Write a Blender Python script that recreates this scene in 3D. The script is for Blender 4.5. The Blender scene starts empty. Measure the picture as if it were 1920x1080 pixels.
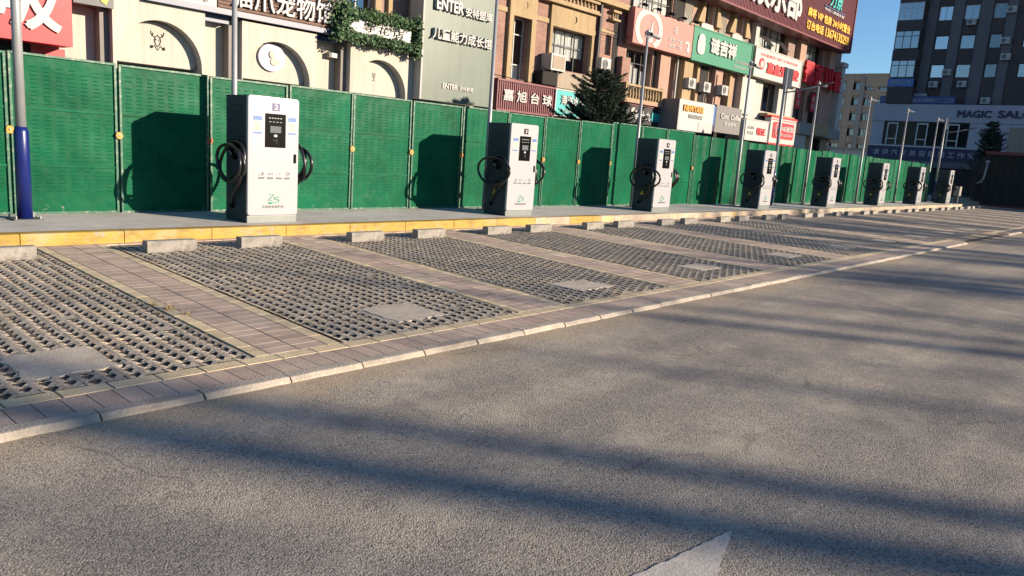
import bpy, bmesh, math, random
from mathutils import Vector, Matrix
R = math.radians
random.seed(7)
scene = bpy.context.scene
COL = scene.collection

# ------------------------------------------------------------------ camera
cd = bpy.data.cameras.new("camera"); cam = bpy.data.objects.new("camera", cd); COL.objects.link(cam)
cd.sensor_width = 36.0; cd.lens = 36.0 * 1428.35 / 1920.0; cd.clip_start = 0.05; cd.clip_end = 3000
yaw, pit, rol = 0.8518, -0.1811, 0.0708
F = Vector((math.sin(yaw)*math.cos(pit), math.cos(yaw)*math.cos(pit), math.sin(pit)))
r0 = Vector((math.cos(yaw), -math.sin(yaw), 0)); u0 = r0.cross(F)
rr = r0*math.cos(rol) + u0*math.sin(rol); uu = -r0*math.sin(rol) + u0*math.cos(rol)
M = Matrix((rr, uu, -F)).transposed().to_4x4(); M.translation = Vector((-1.3556, -4.0064, 1.5356))
cam.matrix_world = M
scene.camera = cam
# ------------------------------------------------------------------ light
SUN_EL, SUN_AZ = 14.6, 150.0            # azimuth from +Y towards +X
w = bpy.data.worlds.new("World"); scene.world = w; w.use_nodes = True
nt = w.node_tree; bg = nt.nodes["Background"]
sky = nt.nodes.new("ShaderNodeTexSky"); sky.sky_type = 'NISHITA'; sky.sun_disc = False
sky.sun_elevation = R(SUN_EL); sky.sun_rotation = R(SUN_AZ); sky.air_density = 1.0; sky.dust_density = 0.0; sky.ozone_density = 5.0
nt.links.new(sky.outputs[0], bg.inputs[0]); bg.inputs[1].default_value = 0.083
sl = bpy.data.lights.new("sun", 'SUN'); sl.energy = 4.75; sl.angle = R(0.55); sl.color = (1.0, 0.83, 0.64)
so = bpy.data.objects.new("sun", sl); COL.objects.link(so)
sd = Vector((math.sin(R(SUN_AZ))*math.cos(R(SUN_EL)), math.cos(R(SUN_AZ))*math.cos(R(SUN_EL)), math.sin(R(SUN_EL))))
so.rotation_euler = sd.to_track_quat('Z', 'Y').to_euler(); so.location = sd*60
scene.view_settings.view_transform = 'Standard'; scene.view_settings.look = 'None'
scene.view_settings.exposure = 1.15; scene.view_settings.gamma = 1.0
scene.render.engine = 'CYCLES'

# ------------------------------------------------------------------ helpers
ORG = {}
def _loc(o): return ORG.get(o.name, Vector((0, 0, 0))) if o else Vector((0, 0, 0))
def tag(o, label=None, cat=None, group=None, kind=None):
    if label: o["label"] = label
    if cat: o["category"] = cat
    if group: o["group"] = group
    if kind: o["kind"] = kind
    return o
def thing(name, label, cat, loc=(0, 0, 0), group=None, rz=0.0, local=False):
    o = bpy.data.objects.new(name, None); COL.objects.link(o)
    o.location = loc; o.rotation_euler = (0, 0, rz); o.empty_display_size = 0.2
    ORG[o.name] = Vector((0, 0, 0)) if local else Vector(loc)
    return tag(o, label, cat, group)
def dup(root, loc, label=None):
    def cp(o, par):
        c = o.copy(); COL.objects.link(c)
        if par: c.parent = par
        ORG[c.name] = Vector(loc)
        for ch in o.children: cp(ch, c)
        return c
    r = cp(root, None); r.location = loc
    if label: r["label"] = label
    return r
class MB:
    def __init__(s): s.v = []; s.f = []; s.m = []; s.k = 0
    def mat(s, k): s.k = k; return s
    def add(s, vs, fs):
        n = len(s.v); s.v += [tuple(p) for p in vs]
        for f in fs: s.f.append([i+n for i in f]); s.m.append(s.k)
        return s
    def box(s, x0, x1, y0, y1, z0, z1):
        return s.add([(x0,y0,z0),(x1,y0,z0),(x1,y1,z0),(x0,y1,z0),(x0,y0,z1),(x1,y0,z1),(x1,y1,z1),(x0,y1,z1)],
                     [(0,3,2,1),(4,5,6,7),(0,1,5,4),(1,2,6,5),(2,3,7,6),(3,0,4,7)])
    def quad(s, a, b, c, d): return s.add([a,b,c,d], [(0,1,2,3)])
    def tube(s, pts, r, seg=8, cap=True):
        pts = [Vector(p) for p in pts]; n = len(pts)
        rs = r if isinstance(r, (list, tuple)) else [r]*n
        base = len(s.v); up = None
        for i, p in enumerate(pts):
            t = (pts[min(i+1, n-1)] - pts[max(i-1, 0)])
            t = t.normalized() if t.length > 1e-9 else Vector((0,0,1))
            if up is None:
                a = Vector((1,0,0)) if abs(t.x) < .8 else Vector((0,1,0))
            else: a = up
            b1 = (a - t*a.dot(t)).normalized(); up = b1; b2 = t.cross(b1)
            for k in range(seg):
                an = 2*math.pi*k/seg
                s.v.append(tuple(p + (b1*math.cos(an) + b2*math.sin(an))*rs[i]))
        for i in range(n-1):
            for k in range(seg):
                k2 = (k+1) % seg
                s.f.append([base+i*seg+k, base+i*seg+k2, base+(i+1)*seg+k2, base+(i+1)*seg+k]); s.m.append(s.k)
        if cap:
            s.f.append([base+k for k in range(seg)][::-1]); s.m.append(s.k)
            s.f.append([base+(n-1)*seg+k for k in range(seg)]); s.m.append(s.k)
        return s
    def prism(s, poly, axis, a0, a1):
        """poly: list of 2D points; axis 'y': points are (x,z); 'x': (y,z); 'z': (x,y)"""
        def P(p, a): return (p[0], a, p[1]) if axis == 'y' else ((a, p[0], p[1]) if axis == 'x' else (p[0], p[1], a))
        n = len(poly)
        vs = [P(p, a0) for p in poly] + [P(p, a1) for p in poly]
        fs = [list(range(n)), list(range(2*n-1, n-1, -1))] + [(i, i+n, (i+1) % n + n, (i+1) % n) for i in range(n)]
        return s.add(vs, fs)
    def build(s, name, mats, parent=None, smooth=False, bevel=0.0, seg=2, fix=True):
        o = _loc(parent)
        me = bpy.data.meshes.new(name)
        me.from_pydata([(x-o.x, y-o.y, z-o.z) for x, y, z in s.v], [], s.f)
        mats = mats if isinstance(mats, (list, tuple)) else [mats]
        for m in mats: me.materials.append(m)
        me.polygons.foreach_set("material_index", s.m)
        if fix or bevel:
            bm = bmesh.new(); bm.from_mesh(me)
            if fix: bmesh.ops.recalc_face_normals(bm, faces=bm.faces)
            if bevel:
                es = [e for e in bm.edges if len(e.link_faces) == 2 and e.calc_face_angle(0) > 0.6]
                bmesh.ops.bevel(bm, geom=es, offset=bevel, segments=seg, profile=0.6, affect='EDGES', clamp_overlap=True)
            bm.to_mesh(me); bm.free()
        if smooth:
            me.polygons.foreach_set("use_smooth", [True]*len(me.polygons))
        ob = bpy.data.objects.new(name, me); COL.objects.link(ob)
        if parent: ob.parent = parent
        ORG[ob.name] = o
        return ob
def rrect(x0, x1, z0, z1, r, n=5):
    pts = []
    for cx, cz, a0 in ((x1-r, z1-r, 0), (x0+r, z1-r, 90), (x0+r, z0+r, 180), (x1-r, z0+r, 270)):
        for k in range(n+1):
            a = R(a0 + 90*k/n); pts.append((cx + r*math.cos(a), cz + r*math.sin(a)))
    return pts
_dg = [None]
def text(s, x0, x1, z0, z1, y, m, parent, depth=0.02, bold=0.0, shear=0.0, name="lettering", keep=False, back=None):
    """lettering facing -Y fitted into the rectangle x0..x1, z0..z1 with its back at y"""
    c = bpy.data.curves.new("t", 'FONT'); c.body = s; c.extrude = 0.5; c.shear = shear; c.resolution_u = 3
    to = bpy.data.objects.new("t", c); COL.objects.link(to)
    me = bpy.data.meshes.new_from_object(to.evaluated_get(bpy.context.evaluated_depsgraph_get()))
    bpy.data.objects.remove(to); bpy.data.curves.remove(c)
    if not me.vertices: return None
    if bold:
        bm = bmesh.new(); bm.from_mesh(me)
        src = list(bm.verts)+list(bm.edges)+list(bm.faces)
        for k, (dx, dy) in enumerate(((1,.4),(-1,-.4),(.4,-1),(-.4,1))):
            g_ = bmesh.ops.duplicate(bm, geom=src)["geom"]
            for v in g_:
                if isinstance(v, bmesh.types.BMVert): v.co += Vector((dx*bold, dy*bold, .012*(k+1)))
        bm.to_mesh(me); bm.free()
    xs = [v.co.x for v in me.vertices]; ys = [v.co.y for v in me.vertices]
    a0, a1, b0, b1 = min(xs), max(xs), min(ys), max(ys)
    sx = (x1-x0)/max(a1-a0, 1e-6); sz = (z1-z0)/max(b1-b0, 1e-6)
    if keep: sx = sz = min(sx, sz)
    o = _loc(parent)
    cx = (x0+x1)/2; cz = (z0+z1)/2
    for v in me.vertices:
        px = cx + (v.co.x - (a0+a1)/2)*sx; pz = cz + (v.co.y - (b0+b1)/2)*sz
        py = y - (v.co.z + 0.5)*depth
        v.co = (px-o.x, py-o.y, pz-o.z)
    me.materials.clear(); me.materials.append(m)
    me.name = name
    ob = bpy.data.objects.new(name, me); COL.objects.link(ob)
    if parent: ob.parent = parent
    ORG[ob.name] = o
    return ob

# ------------------------------------------------------------------ materials
def _new(name):
    m = bpy.data.materials.new(name); m.use_nodes = True
    t = m.node_tree; return m, t, t.nodes["Principled BSDF"]
def N(t, ty, **kw):
    n = t.nodes.new(ty)
    for k, v in kw.items():
        if k in n.inputs: n.inputs[k].default_value = v
        else: setattr(n, k, v)
    return n
def ramp(t, fac, stops):
    r = t.nodes.new("ShaderNodeValToRGB"); e = r.color_ramp.elements
    while len(e) < len(stops): e.new(0.5)
    for i, (p, c) in enumerate(stops):
        e[i].position = p; e[i].color = tuple(c)+(1,) if len(c) == 3 else c
    t.links.new(fac, r.inputs[0]); return r.outputs[0]
def mix(t, fac, a, b, mode='MIX'):
    n = t.nodes.new("ShaderNodeMix"); n.data_type = 'RGBA'; n.blend_type = mode
    for s, v in ((n.inputs["Factor"], fac), (n.inputs["A"], a), (n.inputs["B"], b)):
        s = [q for q in n.inputs if q.identifier == {"Factor": "Factor_Float", "A": "A_Color", "B": "B_Color"}[s.name]][0]
        if hasattr(v, "links"): t.links.new(v, s)
        elif isinstance(v, (int, float)): s.default_value = v
        else: s.default_value = tuple(v)+(1,)
    return [q for q in n.outputs if q.identifier == "Result_Color"][0]
def coords(t, kind="Object"):
    return t.nodes.new("ShaderNodeTexCoord").outputs[kind]
def noise(t, vec, scale, detail=4, rough=0.6):
    n = N(t, "ShaderNodeTexNoise", Scale=scale, Detail=detail, Roughness=rough)
    t.links.new(vec, n.inputs["Vector"]); return n.outputs["Fac"]
def bump(t, h, strength, dist, b):
    n = N(t, "ShaderNodeBump", Strength=strength, Distance=dist); t.links.new(h, n.inputs["Height"])
    t.links.new(n.outputs[0], b.inputs["Normal"]); return n
def sc(c, k): return tuple(min(1, x*k) for x in c)
def pm(name, col, rough=0.6, metal=0.0, var=0.12, scale=3.0, bmp=0.0, bscale=40.0, spec=0.4, island=0.0, dirt=None, dscale=2.0, streak=0.0, chip=None, smear=0.0):
    m, t, b = _new(name); v = coords(t)
    c = ramp(t, noise(t, v, scale), [(0.3, sc(col, 1-var)), (0.7, sc(col, 1+var))])
    if dirt:
        f = ramp(t, noise(t, v, dscale, 6, 0.7), [(0.52, (0,0,0)), (0.68, (1,1,1))])
        c = mix(t, f, c, dirt)
    if streak:      # rain runs down the face
        mp = N(t, "ShaderNodeMapping"); mp.inputs["Scale"].default_value = (5.5, 5.5, 0.35); t.links.new(v, mp.inputs[0])
        k = ramp(t, noise(t, mp.outputs[0], 1.0, 6, 0.7), [(0.45, (1,1,1)), (0.78, (1-streak, 1-streak*1.05, 1-streak*1.12))])
        c = mix(t, 1.0, c, k, 'MULTIPLY')
    if chip:        # flaked paint
        f = ramp(t, noise(t, v, 11.0, 8, 0.8), [(0.56, (0,0,0)), (0.60, (1,1,1))])
        f = mix(t, 1.0, f, ramp(t, noise(t, v, 0.9, 4), [(0.42, (0,0,0)), (0.6, (1,1,1))]), 'MULTIPLY')
        c = mix(t, f, c, chip)
    if smear:       # rubber and soot smears
        mp = N(t, "ShaderNodeMapping"); mp.inputs["Scale"].default_value = (1.0, 1.0, 3.0); t.links.new(v, mp.inputs[0])
        k = ramp(t, noise(t, mp.outputs[0], 4.5, 7, 0.72), [(0.48, (1,1,1)), (0.72, (1-smear,)*3)])
        c = mix(t, 1.0, c, k, 'MULTIPLY')
    if island:
        g = t.nodes.new("ShaderNodeNewGeometry").outputs["Random Per Island"]
        k = ramp(t, g, [(0.0, (1-island,)*3), (1.0, (1+island,)*3)])
        c = mix(t, 1.0, c, k, 'MULTIPLY')
    t.links.new(c, b.inputs["Base Color"])
    b.inputs["Roughness"].default_value = rough; b.inputs["Metallic"].default_value = metal
    b.inputs["Specular IOR Level"].default_value = spec
    if bmp: bump(t, noise(t, v, bscale, 5), bmp, 0.02, b)
    return m

def m_asphalt():
    m, t, b = _new("asphalt"); v = coords(t)
    vo = N(t, "ShaderNodeTexVoronoi", Scale=125.0); t.links.new(v, vo.inputs["Vector"])
    cell = N(t, "ShaderNodeSeparateColor"); t.links.new(vo.outputs["Color"], cell.inputs[0])
    stone = ramp(t, cell.outputs[0], [(0.0, (0.28,0.255,0.22)), (0.5, (0.375,0.34,0.29)), (0.9, (0.455,0.41,0.35)), (1.0, (0.56,0.51,0.435))])
    gap = ramp(t, vo.outputs["Distance"], [(0.3, (1,1,1)), (0.85, (0.45,0.45,0.45))])
    c = mix(t, 1.0, stone, gap, 'MULTIPLY')
    c = mix(t, 1.0, c, ramp(t, noise(t, v, 0.45, 6, 0.7), [(0.3, (0.70,0.71,0.73)), (0.7, (1.24,1.20,1.13))]), 'MULTIPLY')
    # pale dusty scuffs
    dust = ramp(t, noise(t, v, 1.5, 8, 0.78), [(0.49, (0,0,0)), (0.70, (0.75,)*3)])
    c = mix(t, dust, c, (0.50,0.43,0.335))
    # oil-dark stains
    st = ramp(t, noise(t, v, 0.9, 4, 0.55), [(0.22, (1,1,1)), (0.36, (0,0,0))])
    k = N(t, "ShaderNodeMath", operation='MULTIPLY'); k.inputs[1].default_value = 0.45; t.links.new(st, k.inputs[0])
    c = mix(t, k.outputs[0], c, (0.13,0.125,0.12))
    # tyre-polished lanes running with the road
    mp = N(t, "ShaderNodeMapping"); mp.inputs["Scale"].default_value = (0.05, 1.1, 1); t.links.new(v, mp.inputs[0])
    ln_ = ramp(t, noise(t, mp.outputs[0], 1.6, 3, 0.5), [(0.38, (0.84,0.84,0.86)), (0.62, (1.08,1.07,1.05))])
    c = mix(t, 1.0, c, ln_, 'MULTIPLY')
    # hairline cracks
    wv = N(t, "ShaderNodeTexVoronoi", Scale=0.33, feature='DISTANCE_TO_EDGE')
    nz = N(t, "ShaderNodeTexNoise", Scale=1.4, Detail=7); t.links.new(v, nz.inputs["Vector"])
    vm = N(t, "ShaderNodeVectorMath", operation='MULTIPLY_ADD'); vm.inputs[1].default_value = (1.3,1.3,0); t.links.new(nz.outputs["Color"], vm.inputs[0]); t.links.new(v, vm.inputs[2]); t.links.new(vm.outputs[0], wv.inputs["Vector"])
    cr = ramp(t, wv.outputs["Distance"], [(0.0, (0.55,)*3), (0.006, (0,0,0))])
    cm = mix(t, 1.0, cr, ramp(t, noise(t, v, 0.6, 3), [(0.52, (0,0,0)), (0.6, (1,1,1))]), 'MULTIPLY')
    c = mix(t, cm, c, (0.07,0.065,0.06))
    # sand blown against the kerb
    sx = N(t, "ShaderNodeSeparateXYZ"); t.links.new(v, sx.inputs[0])
    ad = N(t, "ShaderNodeMath", operation='MULTIPLY_ADD'); ad.inputs[1].default_value = 0.9; ad.inputs[2].default_value = -0.45
    t.links.new(noise(t, v, 2.3, 6, 0.7), ad.inputs[0])
    sm = N(t, "ShaderNodeMath", operation='ADD'); t.links.new(sx.outputs[1], sm.inputs[0]); t.links.new(ad.outputs[0], sm.inputs[1])
    mr = N(t, "ShaderNodeMapRange"); mr.inputs["From Min"].default_value = -0.40; mr.inputs["From Max"].default_value = 0.05
    mr.inputs["To Min"].default_value = 0.0; mr.inputs["To Max"].default_value = 0.85
    t.links.new(sm.outputs[0], mr.inputs["Value"])
    sand = mix(t, 1.0, (0.56,0.43,0.28), gap, 'MULTIPLY')
    c = mix(t, mr.outputs[0], c, sand)
    t.links.new(c, b.inputs["Base Color"]); b.inputs["Roughness"].default_value = 0.9; b.inputs["Specular IOR Level"].default_value = 0.2
    inv = N(t, "ShaderNodeMath", operation='MULTIPLY'); inv.inputs[1].default_value = -1.0; t.links.new(vo.outputs["Distance"], inv.inputs[0])
    h2 = N(t, "ShaderNodeMath", operation='MULTIPLY_ADD'); h2.inputs[1].default_value = 1.2
    t.links.new(noise(t, v, 160.0, 3), h2.inputs[0]); t.links.new(inv.outputs[0], h2.inputs[2])
    bump(t, h2.outputs[0], 0.6, 0.005, b)
    return m
def m_roadpaint():
    m, t, b = _new("worn road paint"); v = coords(t)
    f = ramp(t, noise(t, v, 55, 6, 0.8), [(0.40, (0,0,0)), (0.50, (1,1,1))])
    g2 = ramp(t, noise(t, v, 7, 5, 0.7), [(0.30, (0.25,)*3), (0.5, (1,1,1))])
    f = mix(t, 1.0, f, g2, 'MULTIPLY')
    c = mix(t, f, (0.33,0.30,0.265), ramp(t, noise(t, v, 4, 5), [(0.3, (0.42,0.385,0.33)), (0.7, (0.54,0.50,0.44))]))
    t.links.new(c, b.inputs["Base Color"]); b.inputs["Roughness"].default_value = 0.85
    bump(t, noise(t, v, 120, 4), 0.5, 0.004, b)
    return m
def m_brick(name, c1, c2, mortar, bw=0.22, bh=0.07):
    m, t, b = _new(name); v = coords(t)
    sx = N(t, "ShaderNodeSeparateXYZ"); t.links.new(v, sx.inputs[0])
    ad = N(t, "ShaderNodeMath", operation='ADD'); t.links.new(sx.outputs[0], ad.inputs[0]); t.links.new(sx.outputs[1], ad.inputs[1])
    cb = N(t, "ShaderNodeCombineXYZ"); t.links.new(ad.outputs[0], cb.inputs[0]); t.links.new(sx.outputs[2], cb.inputs[1])
    br = N(t, "ShaderNodeTexBrick", Scale=1.0); br.inputs["Brick Width"].default_value = bw; br.inputs["Row Height"].default_value = bh
    br.inputs["Mortar Size"].default_value = 0.007; br.inputs["Color1"].default_value = c1+(1,); br.inputs["Color2"].default_value = c2+(1,); br.inputs["Mortar"].default_value = mortar+(1,)
    t.links.new(cb.outputs[0], br.inputs["Vector"])
    c = mix(t, 1.0, br.outputs["Color"], ramp(t, noise(t, v, 1.2, 5), [(0.3, (0.8,0.8,0.8)), (0.7, (1.15,1.12,1.1))]), 'MULTIPLY')
    t.links.new(c, b.inputs["Base Color"]); b.inputs["Roughness"].default_value = 0.85
    return m
def m_glass(name, tint=(0.6,0.65,0.68), refl=0.35):
    m = bpy.data.materials.new(name); m.use_nodes = True; t = m.node_tree; t.nodes.clear()
    o = t.nodes.new("ShaderNodeOutputMaterial"); mx = t.nodes.new("ShaderNodeMixShader")
    g = N(t, "ShaderNodeBsdfGlossy", Roughness=0.03); tr = t.nodes.new("ShaderNodeBsdfTransparent"); tr.inputs[0].default_value = tint+(1,)
    g.inputs[0].default_value = (0.9,0.95,1,1)
    mx.inputs[0].default_value = refl
    t.links.new(tr.outputs[0], mx.inputs[1]); t.links.new(g.outputs[0], mx.inputs[2]); t.links.new(mx.outputs[0], o.inputs[0]); return m
def m_fence():
    m, t, b = _new("green paint"); v0 = coords(t)
    oi = t.nodes.new("ShaderNodeObjectInfo").outputs["Random"]
    of = N(t, "ShaderNodeMath", operation='MULTIPLY'); of.inputs[1].default_value = 90.0; t.links.new(oi, of.inputs[0])
    ac = N(t, "ShaderNodeVectorMath", operation='ADD'); t.links.new(v0, ac.inputs[0]); t.links.new(of.outputs[0], ac.inputs[1]); v = ac.outputs[0]
    c = ramp(t, noise(t, v, 1.3, 6, 0.65), [(0.28, (0.0012,0.060,0.027)), (0.72, (0.0026,0.112,0.052))])
    c = mix(t, 1.0, c, ramp(t, oi, [(0, (0.85,0.86,0.82)), (1, (1.25,1.12,1.15))]), 'MULTIPLY')
    # sun-faded and dusty areas
    c = mix(t, ramp(t, noise(t, v, 2.4, 7, 0.75), [(0.52, (0,0,0)), (0.85, (0.4,)*3)]), c, (0.020,0.120,0.062))
    # runs of rust-brown dirt
    mp = N(t, "ShaderNodeMapping"); mp.inputs["Scale"].default_value = (14, 14, 0.7); t.links.new(v, mp.inputs[0])
    c = mix(t, ramp(t, noise(t, mp.outputs[0], 1.0, 4, 0.6), [(0.60, (0,0,0)), (0.80, (0.4,)*3)]), c, (0.05,0.075,0.04))
    sx = N(t, "ShaderNodeSeparateXYZ"); t.links.new(v0, sx.inputs[0])
    mr = N(t, "ShaderNodeMapRange"); mr.inputs["From Min"].default_value = 0.0; mr.inputs["From Max"].default_value = 0.6
    mr.inputs["To Min"].default_value = 0.12; mr.inputs["To Max"].default_value = 0.0; t.links.new(sx.outputs[2], mr.inputs["Value"])
    ad = N(t, "ShaderNodeMath", operation='ADD'); t.links.new(noise(t, v, 7.0, 8, 0.78), ad.inputs[0]); t.links.new(mr.outputs[0], ad.inputs[1])
    o2 = N(t, "ShaderNodeMath", operation='MULTIPLY_ADD'); o2.inputs[1].default_value = 0.05; t.links.new(oi, o2.inputs[0]); t.links.new(ad.outputs[0], o2.inputs[2])
    f = ramp(t, o2.outputs[0], [(0.735, (0,0,0)), (0.765, (1,1,1))])
    c = mix(t, f, c, (0.17,0.18,0.145))
    t.links.new(c, b.inputs["Base Color"]); b.inputs["Roughness"].default_value = 0.42; b.inputs["Specular IOR Level"].default_value = 0.07
    bump(t, noise(t, v, 1.6, 3, 0.5), 0.5, 0.07, b)
    return m
MT = {}
MT['asphalt'] = m_asphalt()
MT['conc'] = pm("concrete", (0.47,0.44,0.40), 0.9, var=0.16, scale=2.2, bmp=0.35, bscale=45, dirt=(0.36,0.32,0.28), dscale=1.3)
MT['kerb'] = pm("kerb stone", (0.365,0.32,0.265), 0.9, var=0.15, scale=6, bmp=0.5, bscale=60, island=0.10, dirt=(0.46,0.39,0.30), dscale=5, smear=0.35)
MT['paver'] = pm("paver concrete", (0.385,0.335,0.265), 0.95, var=0.22, scale=7, bmp=0.6, bscale=70, dirt=(0.52,0.41,0.28), dscale=2.2, smear=0.45)
MT['stopconc'] = pm("wheel stop concrete", (0.27,0.25,0.22), 0.9, var=0.15, scale=6, bmp=0.35, bscale=60, dirt=(0.19,0.17,0.15), dscale=4, chip=(0.34,0.31,0.26), smear=0.6)
MT['slab'] = pm("cover slab concrete", (0.47,0.41,0.33), 0.95, var=0.12, scale=6, bmp=0.3, bscale=60, dirt=(0.42,0.35,0.28), dscale=7, smear=0.35)
MT['soil'] = pm("soil", (0.055,0.044,0.032), 1.0, var=0.45, scale=25, dirt=(0.15,0.115,0.075), dscale=6)
MT['tile'] = pm("brown paving tile", (0.43,0.33,0.26), 0.9, var=0.14, scale=4, bmp=0.4, bscale=80, island=0.13, dirt=(0.52,0.43,0.33), dscale=1.1, smear=0.25)
MT['ytile'] = pm("ochre paving tile", (0.55,0.45,0.285), 0.9, var=0.14, scale=5, bmp=0.4, bscale=80, island=0.10, dirt=(0.50,0.42,0.32), dscale=2.0)
MT['joint'] = pm("joint sand", (0.085,0.07,0.058), 1.0, var=0.3, scale=8)
MT['paint_y'] = pm("yellow kerb paint", (0.37,0.235,0.035), 0.62, var=0.12, scale=3, bmp=0.2, bscale=50, island=0.06, dirt=(0.36,0.27,0.14), dscale=2.2, chip=(0.30,0.265,0.215), smear=0.45)
MT['paint_old'] = pm("bare kerb concrete", (0.36,0.295,0.225), 0.85, var=0.16, scale=3, island=0.16, bmp=0.3, dirt=(0.58,0.42,0.16), dscale=2.6, chip=(0.34,0.22,0.05), smear=0.4)
MT['road_white'] = m_roadpaint()
MT['green'] = m_fence()
MT['green_fr'] = pm("green frame paint", (0.012,0.095,0.055), 0.45, var=0.2, scale=6, dirt=(0.25,0.27,0.20), dscale=14)
MT['white'] = pm("white enamel", (0.335,0.335,0.35), 0.28, var=0.02, scale=1.5, spec=0.5, smear=0.06)
MT['slate'] = pm("slate enamel", (0.044,0.060,0.064), 0.65, var=0.12, scale=2, spec=0.08, smear=0.2)
MT['plinth'] = pm("grey steel plinth", (0.17,0.19,0.18), 0.4, var=0.1, scale=3, metal=0.2)
MT['black'] = pm("black plastic", (0.003,0.003,0.0035), 0.3, var=0.1, spec=0.04)
MT['rubber'] = pm("black rubber", (0.010,0.010,0.011), 0.33, var=0.15, spec=0.55)
MT['screen'] = pm("display glass", (0.10,0.115,0.125), 0.15, var=0.08)
MT['lgrey'] = pm("light grey print", (0.28,0.29,0.30), 0.5, var=0.03)
MT['dgrey'] = pm("dark grey print", (0.07,0.075,0.08), 0.5, var=0.05)
MT['purple'] = pm("violet plate", (0.03,0.02,0.13), 0.4, var=0.05)
MT['blue'] = pm("blue print", (0.045,0.12,0.32), 0.45, var=0.05)
MT['beige'] = pm("beige print", (0.396,0.338,0.288), 0.6, var=0.2, scale=60)
MT['teal'] = pm("teal print", (0.02,0.30,0.17), 0.45, var=0.08)
MT['yellow'] = pm("yellow print", (0.540,0.396,0.022), 0.5, var=0.06)
MT['galv'] = pm("galvanised pole", (0.25,0.26,0.27), 0.45, var=0.08, scale=4, metal=0.15)
MT['bluepaint'] = pm("blue pole paint", (0.006,0.014,0.115), 0.32, var=0.12, scale=4, spec=0.5)
MT['reflector'] = pm("amber disc", (0.540,0.238,0.014), 0.4, var=0.12, scale=30)
MT['reflector_r'] = pm("rusty disc", (0.30,0.09,0.03), 0.6, var=0.2, scale=30)
MT['cream'] = pm("cream render", (0.405,0.38,0.33), 0.8, var=0.05, scale=0.9, bmp=0.08, bscale=20, streak=0.22)
MT['taupe'] = pm("taupe pillar", (0.144,0.130,0.119), 0.6, var=0.08)
MT['navy'] = pm("navy fascia", (0.040,0.061,0.119), 0.4, var=0.08)
MT['brick'] = m_brick("red brick", (0.185,0.085,0.066), (0.25,0.125,0.092), (0.26,0.215,0.18))
MT['dbrick'] = m_brick("dark brick", (0.16,0.10,0.085), (0.22,0.14,0.11), (0.25,0.21,0.18))
MT['tan'] = pm("tan stucco", (0.302,0.220,0.122), 0.85, var=0.07, scale=1.2, dirt=(0.33,0.25,0.15), dscale=0.9, streak=0.30)
MT['pink'] = pm("pink stone", (0.331,0.209,0.158), 0.85, var=0.08, streak=0.30)
MT['pale'] = pm("pale render", (0.38,0.37,0.345), 0.8, var=0.05, scale=0.8, streak=0.25)
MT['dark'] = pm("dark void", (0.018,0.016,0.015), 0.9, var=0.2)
MT['room'] = pm("room interior", (0.10,0.09,0.08), 0.9, var=0.4, scale=1.5)
MT['glass'] = m_glass("window glass", (0.86,0.88,0.88), 0.22)
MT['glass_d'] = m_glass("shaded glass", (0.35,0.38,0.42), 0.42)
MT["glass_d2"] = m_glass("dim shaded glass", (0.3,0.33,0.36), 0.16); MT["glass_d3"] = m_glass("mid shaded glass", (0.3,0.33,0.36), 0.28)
MT["glass_p"] = pm("dark shop glass", (0.012,0.015,0.014), 0.15, var=0.3, scale=0.4, spec=0.15)
MT['curtain'] = pm("curtain cloth", (0.75,0.75,0.72), 0.9, var=0.08)
MT['fr_dark'] = pm("dark window frame", (0.035,0.033,0.035), 0.4, var=0.1)
MT['fr_white'] = pm("white window frame", (0.446,0.446,0.432), 0.5, var=0.05)
MT['red'] = pm("red sign face", (0.40,0.008,0.017), 0.45, var=0.05)
MT['redl'] = pm("red letters", (0.50,0.016,0.025), 0.5, var=0.06)
MT['wletter'] = pm("white letters", (0.37,0.365,0.355), 0.5, var=0.02)
MT['maroon'] = pm("maroon cladding", (0.144,0.032,0.040), 0.45, var=0.08, streak=0.15)
MT['ggreen'] = pm("grey green panel", (0.075,0.108,0.085), 0.4, var=0.12, scale=0.8, streak=0.25)
MT['signgreen'] = pm("sign green", (0.024,0.185,0.11), 0.45, var=0.05, streak=0.12)
MT['signpink'] = pm("salmon sign face", (0.43,0.15,0.125), 0.5, var=0.05, streak=0.12)
MT['palepink'] = pm("pale pink paint", (0.446,0.346,0.331), 0.5, var=0.03)
MT['tealsign'] = pm("turquoise sign face", (0.029,0.331,0.317), 0.45, var=0.06)
MT['blacksign'] = pm("black sign face", (0.022,0.022,0.026), 0.4, var=0.1)
MT['gold'] = pm("gold letters", (0.612,0.360,0.036), 0.5, var=0.06)
MT['orange'] = pm("orange letters", (0.576,0.259,0.043), 0.5, var=0.06)
MT['greysign'] = pm("grey sign face", (0.144,0.140,0.137), 0.5, var=0.05)
MT['tanboard'] = pm("tan board", (0.259,0.209,0.155), 0.7, var=0.04, streak=0.25)
MT['slat'] = pm("brown slats", (0.115,0.065,0.047), 0.7, var=0.25, scale=6)
MT['lilac'] = pm("lilac disc", (0.38,0.35,0.44), 0.5, var=0.03)
MT['ac'] = pm("air conditioner shell", (0.374,0.374,0.353), 0.5, var=0.05, dirt=(0.45,0.42,0.36), dscale=3, streak=0.25)
MT['stone'] = pm("grey stone", (0.245,0.238,0.216), 0.85, var=0.08, streak=0.30)
MT['leaf'] = pm("ivy leaf", (0.045,0.095,0.035), 0.55, var=0.5, scale=5, island=0.5)
MT['needle'] = pm("spruce needles", (0.030,0.048,0.028), 0.75, var=0.4, scale=3, island=0.45)
MT['bark'] = pm("bark", (0.10,0.08,0.065), 0.95, var=0.3, scale=8, bmp=0.6)
MT['straw'] = pm("dry grass", (0.36,0.27,0.14), 0.95, var=0.3, scale=20, island=0.3)
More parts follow.
